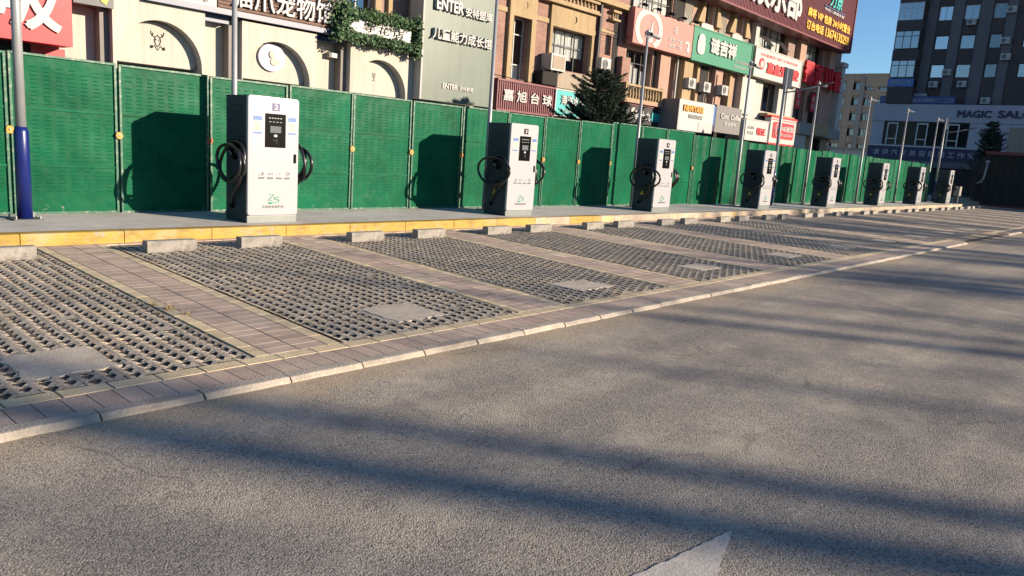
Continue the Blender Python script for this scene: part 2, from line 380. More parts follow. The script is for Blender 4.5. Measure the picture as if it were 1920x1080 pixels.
MT['tower'] = pm("dark tower wall", (0.058,0.046,0.045), 0.85, var=0.10, scale=0.3)
MT['tower2'] = pm("dark tower strip", (0.105,0.098,0.104), 0.85, var=0.08, scale=0.3)
MT['band'] = pm("lilac grey band", (0.33,0.31,0.34), 0.7, var=0.05, scale=0.4, streak=0.15)
MT['winlight'] = pm("shop window blind", (0.30,0.31,0.33), 0.5, var=0.1)
MT['bluesign'] = pm("blue sign face", (0.02,0.035,0.16), 0.4, var=0.06)
MT['navysign'] = pm("navy sign face", (0.022,0.022,0.055), 0.5, var=0.06)
MT['farbeige'] = pm("beige far wall", (0.30,0.235,0.165), 0.9, var=0.07, scale=0.2)
MT['fargrey'] = pm("grey far wall", (0.22,0.205,0.185), 0.9, var=0.07, scale=0.2)
MT['darkgreen'] = pm("dark green cladding", (0.006,0.014,0.012), 0.7, var=0.15)
MT['rust'] = pm("rusty red trim", (0.14,0.05,0.045), 0.7, var=0.15)
MT['ice'] = pm("solar panel", (0.035,0.045,0.065), 0.2, var=0.05)

# ------------------------------------------------------------------ ground and paving
PZ = 0.03
def struct(mb, name, mats, **kw):
    o = mb.build(name, mats, None, **kw); o["kind"] = "structure"; return o
g = MB(); g.quad((-700,-700,-0.06), (900,-700,-0.06), (900,900,-0.06), (-700,900,-0.06)); struct(g, "ground", MT['conc'])
g = MB(); g.quad((-40,-60,0.0), (51.0,-60,0.0), (51.0,0.35,0.0), (-40,0.35,0.0)); g.quad((51.0,-60,0.0),(77.5,-60,0.0),(77.5,13.0,0.0),(51.0,13.0,0.0)); struct(g, "road", MT['asphalt'])
# worn arrow painted on the road
def jag(pts, step=.03, amp=.006):
    o = []
    for (ax,ay),(bx,by) in zip(pts, pts[1:]+pts[:1]):
        L = math.hypot(bx-ax, by-ay); n = max(1, int(L/step))
        for k in range(n):
            j = random.uniform(-amp, amp) if k else 0
            o.append((ax+(bx-ax)*k/n-(by-ay)/L*j, ay+(by-ay)*k/n+(bx-ax)/L*j))
    return o
g = MB()
for A in ([(1.594,-2.778),(1.20,-2.727),(0.60,-2.62),(0.72,-2.71),(0.72,-2.90),(0.80,-3.05),(1.20,-2.90)], [(0.715,-2.72),(-0.6,-2.73),(-0.6,-2.91),(0.715,-2.90)]):
    p = jag(A); g.add([(x,y,0.004) for x,y in p], [tuple(range(len(p)))])
struct(g, "road_marking", MT['road_white'])

def tile(mb, p, ch=0.003, z=PZ, dz=0.0):
    """flat tile with a chamfered rim; p = 4 corners (x,y) counter-clockwise"""
    cx = sum(q[0] for q in p)/4; cy = sum(q[1] for q in p)/4
    def ins(q, d):
        l = math.hypot(q[0]-cx, q[1]-cy); k = (l-d)/l; return (cx+(q[0]-cx)*k, cy+(q[1]-cy)*k)
    o = [ins(q, 0.0035) for q in p]; i = [ins(q, 0.0035+ch) for q in p]
    tz = [z+dz*.2+random.uniform(-.0006,.0006) for _ in p]
    vs = [(x,y,z-0.014) for x,y in o] + [(x,y,z+dz*.2-0.002) for x,y in o] + [(x,y,tz[k]) for k,(x,y) in enumerate(i)]
    fs = []
    for k in range(4):
        k2 = (k+1) % 4; fs += [(k,k2,4+k2,4+k), (4+k,4+k2,8+k2,8+k)]
    mb.add(vs, fs+[(8,9,10,11)])
# bays: front-left x, front-right x, back-left x, back-right x  (front y 0.55, back y 5.66)
FY, BY = 0.55, 5.66
bays = [(-3.40,-1.42,-3.22,-1.22), (-0.72,1.25,-0.50,1.50), (1.96,3.95,2.28,4.47), (4.69,6.69,5.25,7.34), (7.49,9.42,8.16,10.12), (10.36,12.30,11.10,13.03)]
x = 13.20
while x < 48: bays.append((x, x+1.95, x+0.80, x+2.72)); x += 2.86
XEND1, XST2 = 20.3, 25.6        # driveway gap in the front kerb
def lx(b, side, y):             # x of a bay's side at depth y
    t = (y-FY)/(BY-FY); return b[0+side]+(b[2+side]-b[0+side])*t
base = MB(); tl = MB()
base.quad((-6,0.05,PZ-0.012), (52,0.05,PZ-0.012), (52,5.95,PZ-0.012), (-6,5.95,PZ-0.012))
struct(base, "paving_bed", MT['joint'])
def inseg(x): return x < XEND1 or x > XST2
x = -3.5
while x < 47:                   # brown soldier course along the kerb
    if inseg(x): tl.mat(0); tile(tl, [(x,0.115),(x+0.133,0.115),(x+0.133,0.40),(x,0.40)], dz=random.uniform(-.002,.002))
    x += 0.135 if x < 24 else 0.27
x = -3.5
while x < 47:
    if inseg(x): tl.mat(1); tile(tl, [(x,0.405),(x+0.268,0.405),(x+0.268,0.535),(x,0.535)], dz=random.uniform(-.002,.002))
    x += 0.272
# strips between bays
for i in range(len(bays)-1):
    a, b = bays[i], bays[i+1]
    st = 0.136 if a[1] < 22 else 0.4
    y = FY-0.012; odd = 0
    while y < 5.78:
        y2 = min(y+st, 5.80)
        def X(y, f, w=0.11):
            l, r = lx(a,1,y)+0.012, lx(b,0,y)-0.012
            if f == 'l': return l
            if f == 'r': return r
            n = 2; return l+w+(r-l-2*w)*f/n
        if odd % 2 == 0:
            y3 = min(y+2*st, 5.80); tl.mat(1)
            tile(tl, [(X(y,'l'),y),(X(y,0)-0.002,y),(X(y3,0)-0.002,y3),(X(y3,'l'),y3)], dz=random.uniform(-.002,.002))
            tile(tl, [(X(y,2)+0.002,y),(X(y,'r'),y),(X(y3,'r'),y3),(X(y3,2)+0.002,y3)], dz=random.uniform(-.002,.002))
        tl.mat(0)
        for f in (0,1): tile(tl, [(X(y,f)+0.001,y),(X(y,f+1)-0.001,y),(X(y2,f+1)-0.001,y2),(X(y2,f)+0.001,y2)], dz=random.uniform(-.0025,.0025))
        y += st; odd += 1
# course along the yellow kerb
x = -3.5
while x < 47: tl.mat(0); tile(tl, [(x,5.80),(x+0.268,5.80),(x+0.268,5.915),(x,5.915)]); x += 0.27
struct(tl, "pavement", [MT['tile'], MT['ytile']])
# front kerb stones
kb = MB(); x = 0.087-0.556*7
while x < 47:
    if inseg(x+0.3):
        j = random.uniform(-.004,.004); h = PZ+0.004+random.uniform(-.002,.004)
        n = 6; x1 = x+0.549; prof = []
        vs = []; fs = []
        for k in range(n+1):
            xx = x+0.004+(x1-x-0.004)*k/n; e = random.uniform(-.006,.006)
            vs += [(xx, j+e*0.6-0.005, -0.02), (xx, j+e+0.002, 0.012), (xx, j+e+0.022, h-0.002), (xx, j+0.034, h), (xx, 0.110, h), (xx, 0.112, -0.02)]
        for k in range(n):
            for q in range(5): fs.append((k*6+q, (k+1)*6+q, (k+1)*6+q+1, k*6+q+1))
        fs += [(0,1,2,3,4,5), tuple(n*6+q for q in (5,4,3,2,1,0))]
        kb.add(vs, fs)
    x += 0.556
struct(kb, "kerb", MT['kerb'])
g = MB(); g.add([(XEND1,-0.02,0.004),(XST2,-0.02,0.004),(XST2,0.56,PZ+0.006),(XEND1,0.56,PZ+0.006)], [(0,1,2,3)]); struct(g, "driveway_apron", MT['asphalt'])

# grass pavers: staggered openings in a concrete grid
def paver(b, name, nu=17, nv=45, cover=None, coarse=False):
    mb = MB()
    Y0, Y1 = FY+0.002, BY-0.002
    def P(u, v, z):
        y = Y0+(Y1-Y0)*v; l, r = lx(b,0,y)+0.012, lx(b,1,y)-0.012
        return (l+(r-l)*u, y, z)
    for c in range(nu):
        u0, u1 = c/nu, (c+1)/nu
        off = 0.5 if c % 2 else 0.0
        k = -off
        while k < nv:
            v0, v1 = max(0, k/nv), min(1, (k+1)/nv); k += 1
            if v1-v0 < 0.3/nv: continue
            full = (v1-v0) > 0.9/nv
            z = PZ + .0015*math.sin(c*.7+b[0])+.002*math.sin(k*.8)
            uc, vc = (u0+u1)/2, (v0+v1)/2
            cp = P(uc, vc, 0)
            if cover and cover[0] < cp[0] < cover[1] and cover[2] < cp[1] < cover[3]:
                mb.mat(0); mb.add([P(u0,v0,z-.004),P(u1,v0,z-.004),P(u1,v1,z-.004),P(u0,v1,z-.004)], [(0,1,2,3)]); continue
            if not full or random.random() < 0.012:
                mb.mat(0); mb.add([P(u0,v0,z-.003),P(u1,v0,z-.003),P(u1,v1,z-.003),P(u0,v1,z-.003)], [(0,1,2,3)]); continue
            du, dv = (u1-u0)/2, (v1-v0)/2
            hu, hv = random.uniform(.56,.76), random.uniform(.76,.90)
            sk = random.uniform(-.08,.08)
            ring = [(-1,-1),(0,-1),(1,-1),(1,0),(1,1),(0,1),(-1,1),(-1,0)]
            hole = [(-hu*.66,-hv*.62),(0,-hv*1.02),(hu*.60,-hv*.66),(hu,0),(hu*.66,hv*.62),(0,hv*1.02),(-hu*.60,hv*.66),(-hu,0)]
            vs = [P(uc+a*du, vc+q*dv, z-(.0 if a else random.uniform(.010,.020))) for a,q in ring]
            vs += [P(uc+(a*1.07+sk)*du, vc+q*1.03*dv, z-(.002 if abs(q)<.7 else .012)) for a,q in hole]
            vs += [P(uc+(a+sk)*du, vc+q*dv, z-(.006 if abs(q)<.7 else .016)) for a,q in hole]
            fl = random.choice((.06,.06,.05,.045,.035,.028)) if random.random() > .12 else .014
            vs += [P(uc+(a*.9+sk)*du, vc+q*.9*dv, z-fl) for a,q in hole]
            fs = []
            for q in range(8):
                q2 = (q+1) % 8
                fs += [(q,q2,8+q2,8+q), (8+q,8+q2,16+q2,16+q)]
            mb.mat(0).add(vs[:24], fs)
            mb.mat(1).add(vs[16:], [(q,(q+1)%8,8+(q+1)%8,8+q) for q in range(8)]+[tuple(range(8,16))])
    return struct(mb, name, [MT['paver'], MT['soil']])
covers = [(-0.02,0.50,0.82,1.40), (2.74,3.30,0.82,1.40), (5.44,6.08,0.92,1.38), (8.42,9.05,1.0,1.42)]
ordw = ["first","second","third","fourth","fifth","sixth","seventh","eighth","ninth","tenth","eleventh","twelfth","thirteenth","fourteenth","fifteenth","sixteenth","seventeenth","eighteenth","nineteenth","twentieth"]
def find_cover(b):
    for c in covers:
        if lx(b,0,1.1) < (c[0]+c[1])/2 < lx(b,1,1.1): return c
    if b[0] > 10 and b[0] < 25:
        return (lx(b,0,1.2)+1.0, lx(b,0,1.2)+1.6, 1.0, 1.45)
    return None
nb = 0
for i, b in enumerate(bays):
    c = find_cover(b)
    far = b[0] > 26
    paver(b, "grass_paver_bed", 17 if not far else 12, 45 if not far else 30, c)
    if i > 0 and c:
        x0,x1,y0,y1 = c; mb = MB(); poly = []
        n = 9
        for (ax,ay),(bx,by) in (((x0,y0),(x1,y0)),((x1,y0),(x1,y1)),((x1,y1),(x0,y1)),((x0,y1),(x0,y0))):
            for k in range(n):
                t = k/n; j = random.uniform(-.022,.022); poly.append((ax+(bx-ax)*t+(j if ax==bx else random.uniform(-.01,.01)), ay+(by-ay)*t+(j if ay==by else random.uniform(-.01,.01))))
        mb.prism(poly, 'z', PZ-.05, PZ+.0005)
        o = mb.build("cover_slab", MT['slab'], None, bevel=0.002)
        tag(o, "flat concrete cover slab set in the %s paver bay from the left" % ordw[i-1], "cover slab", "cover slabs in the paver bays")

# platform with the yellow kerb
PH = 0.178
g = MB(); g.box(-12, 49.5, 6.12, 8.6, -0.05, PH); struct(g, "charging_platform", MT['conc'])
yk = MB(); x = 0.2489-1.1463*6; k = -6
while x < 49:
    mm = 0 if x < 10.5 or (k % 5 == 0 and x < 17) else 1
    yk.mat(mm); n0 = len(yk.v)
    w_ = 1.1463-0.010
    pr = [(5.92,-0.02),(5.92,PH-0.022),(5.927,PH-0.006),(5.945,PH+0.001),(6.118,PH+0.001),(6.118,-0.02)]
    yk.prism(pr, 'x', x+0.005, x+0.005+w_)
    x += 1.1463; k += 1
struct(yk, "platform_kerb", [MT['paint_y'], MT['paint_old']])
g = MB(); g.quad((-12,8.6,0.0),(51,8.6,0.0),(51,15.3,0.0),(-12,15.3,0.0)); struct(g, "shop_pavement", MT['conc'])

# wheel stops
def wheel_stop():
    mb = MB(); w2 = 0.30; 
    mb.prism([(-0.075,0),(-0.068,0.128),(-0.055,0.138),(0.055,0.138),(0.068,0.128),(0.075,0)], 'x', -w2, w2)
    o = mb.build("wheel_stop", MT['stopconc'], None, bevel=0.006); return o
proto = None
for i, b in enumerate(bays[1:]):
    for s, sw in ((0,"left"),(1,"right")):
        l, r = lx(b,0,5.05), lx(b,1,5.05)
        xx = l+(r-l)*(0.22 if s == 0 else 0.80) + random.uniform(-.05,.05)
        if i == 1: xx = 2.745 if s == 0 else 3.93
        if i == 0: xx = 0.05 if s == 0 else 1.00
        if i == 2: xx = 5.66 if s == 0 else 6.93
        if proto is None: proto = o = wheel_stop()
        else: o = proto.copy(); COL.objects.link(o)
        o.location = (xx, 5.10, PZ-.002); o.rotation_euler = (0, 0, random.uniform(-.03,.03))
        tag(o, "%s grey concrete wheel stop in the %s paver bay from the left" % (sw, ordw[i]), "wheel stop", "wheel stops along the platform kerb")

# dry weeds in the joints
wd = MB()
def weed(x, y, z, n, h):
    for _ in range(n):
        a = random.uniform(0, 6.28); l = h*random.uniform(.5,1.1); d = random.uniform(.2,.9)*l
        px, py = x+random.uniform(-.03,.03), y+random.uniform(-.03,.03); wv = .0025
        tx, ty = px+math.cos(a)*d, py+math.sin(a)*d
        wd.add([(px-wv*math.sin(a),py+wv*math.cos(a),z),(px+wv*math.sin(a),py-wv*math.cos(a),z),(tx,ty,z+l*.7)], [(0,1,2)])
for b in bays[1:6]:
    for s in (0,1):
        for _ in range(46 if b[0] < 6 else 20):
            y = random.uniform(1.2, 5.4)
            weed(lx(b,s,y)+random.uniform(-.02,.05)*(1 if s==0 else -1), y, PZ-.01, random.randint(3,9), random.uniform(.015,.045))
weed(1.40, 2.15, PZ, 60, .09); weed(1.36, 2.35, PZ, 40, .06); weed(1.43, 1.9, PZ, 30, .05)
tag(wd.build("dry_weeds", MT["straw"], None, fix=False), "sparse dry weeds in the joints beside the paver bays", "weeds", kind="stuff")
# ------------------------------------------------------------------ green site fence
FYY = 7.95
def cnt(n):
    return ordw[n-1] if n <= 20 else ["twenty-first","twenty-second","twenty-third","twenty-fourth","twenty-fifth","twenty-sixth","twenty-seventh","twenty-eighth","twenty-ninth","thirtieth","thirty-first","thirty-second","thirty-third","thirty-fourth","thirty-fifth","thirty-sixth","thirty-seventh","thirty-eighth","thirty-ninth","fortieth","forty-first","forty-second"][n-21]
def fence_panel(wd_=1.40, h=2.16):
    """local x 0..wd, front at y 0, z 0..h"""
    t = thing("fence_section", "green", "fence panel", (0,0,0), "green steel fence panels behind the chargers")
    mb = MB(); y = 0.012
    mb.add([(0.03,y,0.03),(wd_-0.03,y,0.03),(wd_-0.03,y,h-0.03),(0.03,y,h-0.03)], [(0,1,2,3)])
    mb.add([(0.03,y+.02,0.03),(wd_-0.03,y+.02,0.03),(wd_-0.03,y+.02,h-0.03),(0.03,y+.02,h-0.03)], [(3,2,1,0)])
    rows = [1.985-0.054*k for k in range(10)] + [1.335-0.054*k for k in range(12)] + [0.59-0.054*k for k in range(6)]
    for z in rows:
        for c in range(8):
            if random.random() < .03: continue
            x = 0.10+c*(wd_-0.26)/7.0; l = 0.092
            # pressed louvre: a shallow hood that opens downwards
            mb.add([(x,y,z+.010),(x+l,y,z+.010),(x+l-.012,y-.006,z-.004),(x+.012,y-.006,z-.004),(x+l-.004,y-.002,z-.008),(x+.004,y-.002,z-.008)],
                   [(0,3,2,1),(0,5,3),(1,2,4),(3,5,4,2)])
    mb.build("sheet", MT['green'], t, fix=False)
    fr = MB()
    fr.box(0.0,0.034,-0.016,0.03,0.0,h); fr.box(wd_-0.034,wd_,-0.016,0.03,0.0,h)
    fr.box(0.034,wd_-0.034,-0.016,0.03,h-0.032,h); fr.box(0.034,wd_-0.034,-0.016,0.03,0.0,0.032)
    fr.build("frame", MT['green_fr'], t, bevel=0.003, seg=1)
    for z in (0.665, 1.437):
        r = MB(); r.box(0.034,wd_-0.034,-0.004,0.011,z-0.014,z+0.014); r.build("rail", MT['green'], t)
    return t
def fence_sheet(wd_=1.40, h=2.14):
    t = thing("fence_section", "green", "fence panel", (0,0,0), "green steel fence panels behind the chargers")
    mb = MB(); n = 15; vs = []
    for k in range(n+1):
        u = k/n; x = 0.02+(wd_-0.04)*u
        ph = (u*2) % 1.0
        y = 0.03-0.075*math.sin(math.pi*ph)**0.7 if 0 < ph < 1 else 0.03
        vs += [(x,y,0.0),(x,y,h+random.uniform(-.004,.004))]
    mb.add(vs, [(2*k,2*k+2,2*k+3,2*k+1) for k in range(n)])
    mb.build("sheet", MT['green'], t, fix=False)
    for z in (0.70, 1.46):
        r = MB(); r.box(0.02,wd_-0.02,0.034,0.06,z-0.02,z+0.02); r.build("rail", MT['green_fr'], t)
    p = MB(); p.box(0,0.03,-0.005,0.05,0,h+0.01); p.build("edge_post", MT['green_fr'], t)
    return t
louv = [0.47-2*1.425-0.04, 0.47-1.425-0.02, 0.47,1.895,3.29,4.68,6.10,7.465,8.915,10.32,11.79,13.10,14.52,15.93,17.43,18.80,20.45]
protoL = fence_panel(); protoS = fence_sheet(); uL = uS = False
pn = 0
def anchor(x):
    n = 0
    best = min(range(8), key=lambda i: abs(CHX[i]+0.42-x)); return best
CHX = [4.426,10.075,15.647,22.028,28.043,34.214,40.251,46.308]
def plabel(x0, kind):
    global pn
    pn += 1
    return "%s green fence panel, %s from the left end of the fence line" % (kind, cnt(pn))
for a, b in zip(louv[:-1], louv[1:]):
    tall = 0.075 if 15.9 < a < 20 else random.uniform(-.015,.02)
    lab = plabel(a, "louvred")
    w_ = b-a-0.028
    if not uL: o = protoL; o.location = (a+0.014, FYY, PH); o["label"] = lab; uL = True
    else: o = dup(protoL, (a+0.014, FYY, PH), lab)
    o.scale = (w_/1.40, 1, (2.16+tall)/2.16); o.rotation_euler = (random.uniform(-.006,.006), 0, random.uniform(-.012,.012))
x = 20.45
while x < 49:
    lab = plabel(x, "ribbed"); w_ = random.choice((1.1,1.42,1.42,1.7))
    if not uS: o = protoS; o.location = (x, FYY, PH); o["label"] = lab; uS = True
    else: o = dup(protoS, (x, FYY, PH), lab)
    o.scale = (w_/1.40, 1, random.uniform(.985,1.01)); o.rotation_euler = (0, 0, random.uniform(-.05,.05))
    x += w_
# posts with amber clamping discs
def fence_post(x, disc):
    mb = MB(); mb.tube([(x,FYY+.045,PH-.05),(x,FYY+.045,PH+2.1)], 0.024, 8)
    t = thing("fence_post", "dark green tube post behind a fence joint", "fence post", (x,FYY+.045,PH))
    mb.build("post", MT['green_fr'], t, smooth=False)
    d = MB(); z = 1.315
    pts = []
    for k in range(20):
        a = 2*math.pi*k/20; rr_ = .052+random.uniform(-.003,.003); pts.append((x+rr_*math.cos(a)*.95, z+rr_*math.sin(a)))
    d.prism(pts, 'y', FYY-.030, FYY-.019)
    pts = [(x+.018*math.cos(2*math.pi*k/6), z+.018*math.sin(2*math.pi*k/6)) for k in range(6)]
    dd = d.build("clamp_disc", disc, t, bevel=0.003, seg=1)
    b_ = MB(); b_.prism(pts, 'y', FYY-.042, FYY-.0305); b_.build("bolt", MT['plinth'], dd)
    return t
pc = 0
for i, j in enumerate(louv[1:]):
    if j < -1: continue
    t = fence_post(j, MT['reflector'] if i not in (4,9) else MT['reflector_r']); pc += 1
    tag(t, "%s green fence post from the left, with a round %s clamp disc" % (cnt(pc), "amber" if i not in (4,9) else "rusty"), "fence post", "fence posts with clamp discs")

# ------------------------------------------------------------------ charging stations
def charger(sd=0):
    rq = random.Random(100+sd)
    """local: x 0..0.84 (front), y 0 front .. 0.63 back, z 0..1.85"""
    t = thing("charging_station", "x", "charging station", (0,0,0), "charging stations along the platform")
    W_, D_, H_ = 0.84, 0.63, 1.85
    b = MB(); b.prism(rrect(0.004,W_-0.004,0.0,H_-0.006,0.012,3), 'y', 0.052, D_); b.build("cabinet", MT['slate'], t, bevel=0.006)
    p = MB(); p.box(0.006,W_-0.006,0.018,0.052,0.0,0.108); p.build("plinth", MT['plinth'], t, bevel=0.004)
    # white front door: rounded at the corners
    f = MB(); f.prism(rrect(0.0,W_,0.112,H_,0.05,6), 'y', 0.0, 0.052); door = f.build("front_door", MT['white'], t, bevel=0.014, seg=3)
    s = MB(); s.prism(rrect(0.272,0.612,1.12,1.61,0.006,2), 'y', -0.007, 0.001); panel = s.build("control_panel", MT['black'], t, bevel=0.002, seg=1)
    s = MB(); s.box(0.352,0.532,-0.010,-0.0072,1.335,1.432); s.build("display", MT['screen'], panel)
    s = MB(); s.prism([(0.44+.030*math.cos(a*.3927), 1.292+.019*math.sin(a*.3927)) for a in range(16)], 'y', -0.012, -0.0072); s.build("card_spot", MT['wletter'], panel)
    s = MB()
    for k in range(4): s.box(0.335+k*0.058,0.335+k*0.058+.034,-0.0085,-0.0072,1.488,1.496)
    for k in range(5): s.box(0.330+k*0.046,0.330+k*0.046+.030,-0.0085,-0.0072,1.540,1.552)
    s.build("indicator_marks", MT['lgrey'], panel)
    s = MB(); s.tube([(0.40,-0.009,1.24),(0.425,-0.009,1.205),(0.45,-0.009,1.24)], .005, 5); s.tube([(0.47,-0.009,1.25),(0.455,-0.009,1.19),(0.485,-0.009,1.17)], .005, 5); s.build("card_symbol", MT['dgrey'], panel)
    for x0,x1,z0,z1 in ((0.078,0.225,1.305,1.565),(0.655,0.795,1.32,1.575)):
        s = MB(); s.box(x0,x1,-0.003,0.001,z0,z1); st = s.build("sticker", MT['wletter'], t)
        s = MB(); s.box(x0+.004,x1-.004,-0.0045,-0.0031,z1-.062,z1-.004); s.box(x0+.004,x1-.004,-0.0045,-0.0031,z0+.004,z0+.030); s.build("sticker_band", MT['blue'], st)
        s = MB(); s.box(x0+.030,x1-.030,-0.0045,-0.0031,z0+.052,z1-.085); s.build("sticker_panel", MT['beige'], st)
    s = MB(); s.prism(rrect(0.757,0.795,0.90,1.035,0.008,3), 'y', -0.014, 0.001); hd = s.build("door_handle", MT['black'], t, bevel=0.003, seg=1)
    # icon row
    ic = MB()
    for k, x in enumerate((0.170,0.312,0.458,0.597)):
        ic.box(x,x+.100,-0.002,0.001,0.655,0.680)
        if k == 0:
            ic.box(x+.055,x+.083,-0.002,0.001,0.715,0.755); ic.box(x+.048,x+.090,-0.002,0.001,0.706,0.712); ic.tube([(x,-.001,0.705),(x+.02,-.001,0.720),(x+.04,-.001,0.705)], .004, 4)
        if k == 1:
            ic.tube([(x+.01,-.001,0.715),(x+.03,-.001,0.735),(x+.05,-.001,0.735),(x+.06,-.001,0.715)], .005, 4); ic.tube([(x+.07,-.001,0.735),(x+.09,-.001,0.742),(x+.10,-.001,0.72)], .004, 4)
        if k == 2:
            ic.tube([(x+.02,-.001,0.715),(x+.02,-.001,0.745)], .003, 4); ic.tube([(x+.06,-.001,0.745),(x+.075,-.001,0.715)], .003, 4)
        if k == 3:
            for q in ((x+.03,x+.036,0.71,0.765),(x+.066,x+.072,0.71,0.765),(x+.036,x+.066,0.759,0.765),(x+.036,x+.066,0.73,0.737),(x+.024,x+.078,0.703,0.71)): ic.box(q[0],q[1],-0.002,0.001,q[2],q[3])
            ic.tube([(x+.076,-.001,0.745),(x+.095,-.001,0.752),(x+.098,-.001,0.72)], .004, 4)
    ic.build("icon_row", MT['dgrey'], t)
    # ZS emblem: a Z and an S that ends in a plug
    lg = MB(); y = -0.003; rd = .0065
    lg.tube([(0.355,y,0.425),(0.43,y,0.425),(0.335,y,0.335),(0.40,y,0.335)], rd, 6)
    lg.tube([(0.515,y,0.385),(0.45,y,0.385),(0.437,y,0.372),(0.45,y,0.355),(0.50,y,0.352),(0.515,y,0.335),(0.50,y,0.315),(0.40,y,0.300)], rd, 6)
    lg.tube([(0.40,y,0.300),(0.355,y,0.297)], .014, 6); lg.tube([(0.355,y,0.303),(0.335,y,0.305)], .004, 4); lg.tube([(0.355,y,0.291),(0.335,y,0.291)], .004, 4)
    lg.build("logo", MT['teal'], t)
    text("泽盛新能源科技", 0.235, 0.600, 0.225, 0.262, 0.0, MT['dgrey'], t, 0.003, name="logo_text")
    # louvres on both sides
    for sx, xs in ((-1, 0.004), (1, W_-0.004)):
        lv = MB()
        for k in range(15):
            z = 1.73-k*0.042
            lv.prism([(0,z),(0.012*sx,z-.014),(0.012*sx,z-.022),(0,z-.024)] if sx > 0 else [(0,z),(0,z-.024),(0.012*sx,z-.022),(0.012*sx,z-.014)], 'y', 0.14, 0.55)
        lv.v = [(vx+xs, vy, vz) for vx,vy,vz in lv.v]
        lv.build("side_louvres", MT['slate'], t)
        # gun holder
        h = MB(); X_ = xs+sx*0.05
        h.box(min(xs,X_),max(xs,X_),0.22,0.36,1.08,1.20)
        h.build("cable_hook", MT['black'], t, bevel=0.01)
        f1, f2, f3, f4 = rq.uniform(-1,1), rq.uniform(-1,1), rq.uniform(-1,1), rq.uniform(.9,1.12)
        # cable: two hanging loops and a tail to the gland
        pts = []
        for k in range(0, 58):
            a = R(92 - k*16.0)
            turn = k/57.0
            ry = (0.30+0.075*math.sin(turn*9+.6+f1))*f4; rz = 0.245+0.045*turn+0.035*math.sin(turn*5+f2)
            cy_, cz_ = 0.255+0.06*math.sin(turn*6+1+f3*2), 0.90-0.03*turn+.02*f1
            yy = cy_+(-1)*ry*math.sin(a+R(-90))*-1 if False else cy_-ry*math.cos(a)
            pts.append((xs+sx*(0.07+0.11*(0.5+0.5*math.sin(turn*11.0))), yy, cz_+rz*math.sin(a)))
        a0 = pts[-1]
        pts += [(xs+sx*0.10, 0.02+.05*f2, 0.74), (xs+sx*0.085, 0.13+.04*f1, 0.58), (xs+sx*0.075, 0.27+.05*f3, 0.38), (xs+sx*0.05, 0.36, 0.27), (xs+sx*0.0, 0.42, 0.225)]
        # smooth
        sm = []
        for i in range(len(pts)-1):
            p0, p1, p2, p3 = [Vector(pts[max(0,min(len(pts)-1,j))]) for j in (i-1,i,i+1,i+2)]
            for q in range(2):
                u = q/2; sm.append(0.5*((2*p1)+(p2-p0)*u+(2*p0-5*p1+4*p2-p3)*u*u+(3*p1-p0-3*p2+p3)*u**3))
        c = MB(); c.tube(sm, 0.025, 8); cb = c.build("cable", MT['rubber'], t, smooth=True)
        c = MB(); c.tube([(xs+sx*0.0,0.42,0.225),(xs+sx*0.035,0.41,0.23)], [0.045,0.038], 12); c.build("gland", MT['black'], cb)
        gn = MB(); q = xs+sx*0.085
        gn.tube([(q,0.33,1.06),(q,0.30,1.00),(q,0.24,0.965)], [.030,.032,.036], 10); gn.tube([(q,0.24,0.965),(q,0.20,0.955)], [.047,.047], 12); gn.tube([(q,0.33,1.06),(q,0.345,1.13),(q,0.30,1.165)], [.026,.022,.018], 8)
        gn.build("charging_gun", MT['black'], t, smooth=True)
        tr = MB(); tr.tube([(q+sx*.03,0.31,1.03),(q+sx*.033,0.26,0.985)], .010, 6); tr.build("gun_trim", MT['lgrey'], t)
    ws = MB()
    ws.prism([(0.30,0.42),(0.42,0.42),(0.36,0.53)], 'x', 0.0, 0.0045); wl = ws.build("warning_label", MT['yellow'], t)
    b_ = MB(); b_.tube([(-0.001,0.365,0.495),(-0.001,0.350,0.470),(-0.001,0.368,0.466),(-0.001,0.352,0.435)], .005, 4); b_.build("warning_symbol", MT['dgrey'], wl)
    return t
protoC = charger()
for i, x in enumerate(CHX):
    lab = "white fronted charging station with the number %d plate, %s" % (i+2, ["nearest the camera","second in the row","third in the row","fourth in the row","fifth in the row","sixth in the row","seventh in the row","farthest in the row"][i])
    o = protoC if i == 0 else charger(i)
    o.location = (x, 6.306, PH); ORG[o.name] = Vector((x, 6.306, PH)); o["label"] = lab
    for ch in o.children:
        ORG[ch.name] = Vector((x, 6.306, PH))
        if i == 0 and ch.name.startswith("warning_label"): pass
    s = MB(); s.box(x+.385,x+.512,6.303,6.307,PH+1.652,PH+1.762); np_ = s.build("number_plate", MT['purple'] if i == 0 else MT['black'], o)
    text(str(i+2), x+.418, x+.480, PH+1.670, PH+1.745, 6.303, MT['wletter'], np_, 0.002, 0.03, name="digit")
for ch in list(protoC.children):
    if ch.name.startswith("warning_label"):
        for q in list(ch.children): bpy.data.objects.remove(q)
        bpy.data.objects.remove(ch)

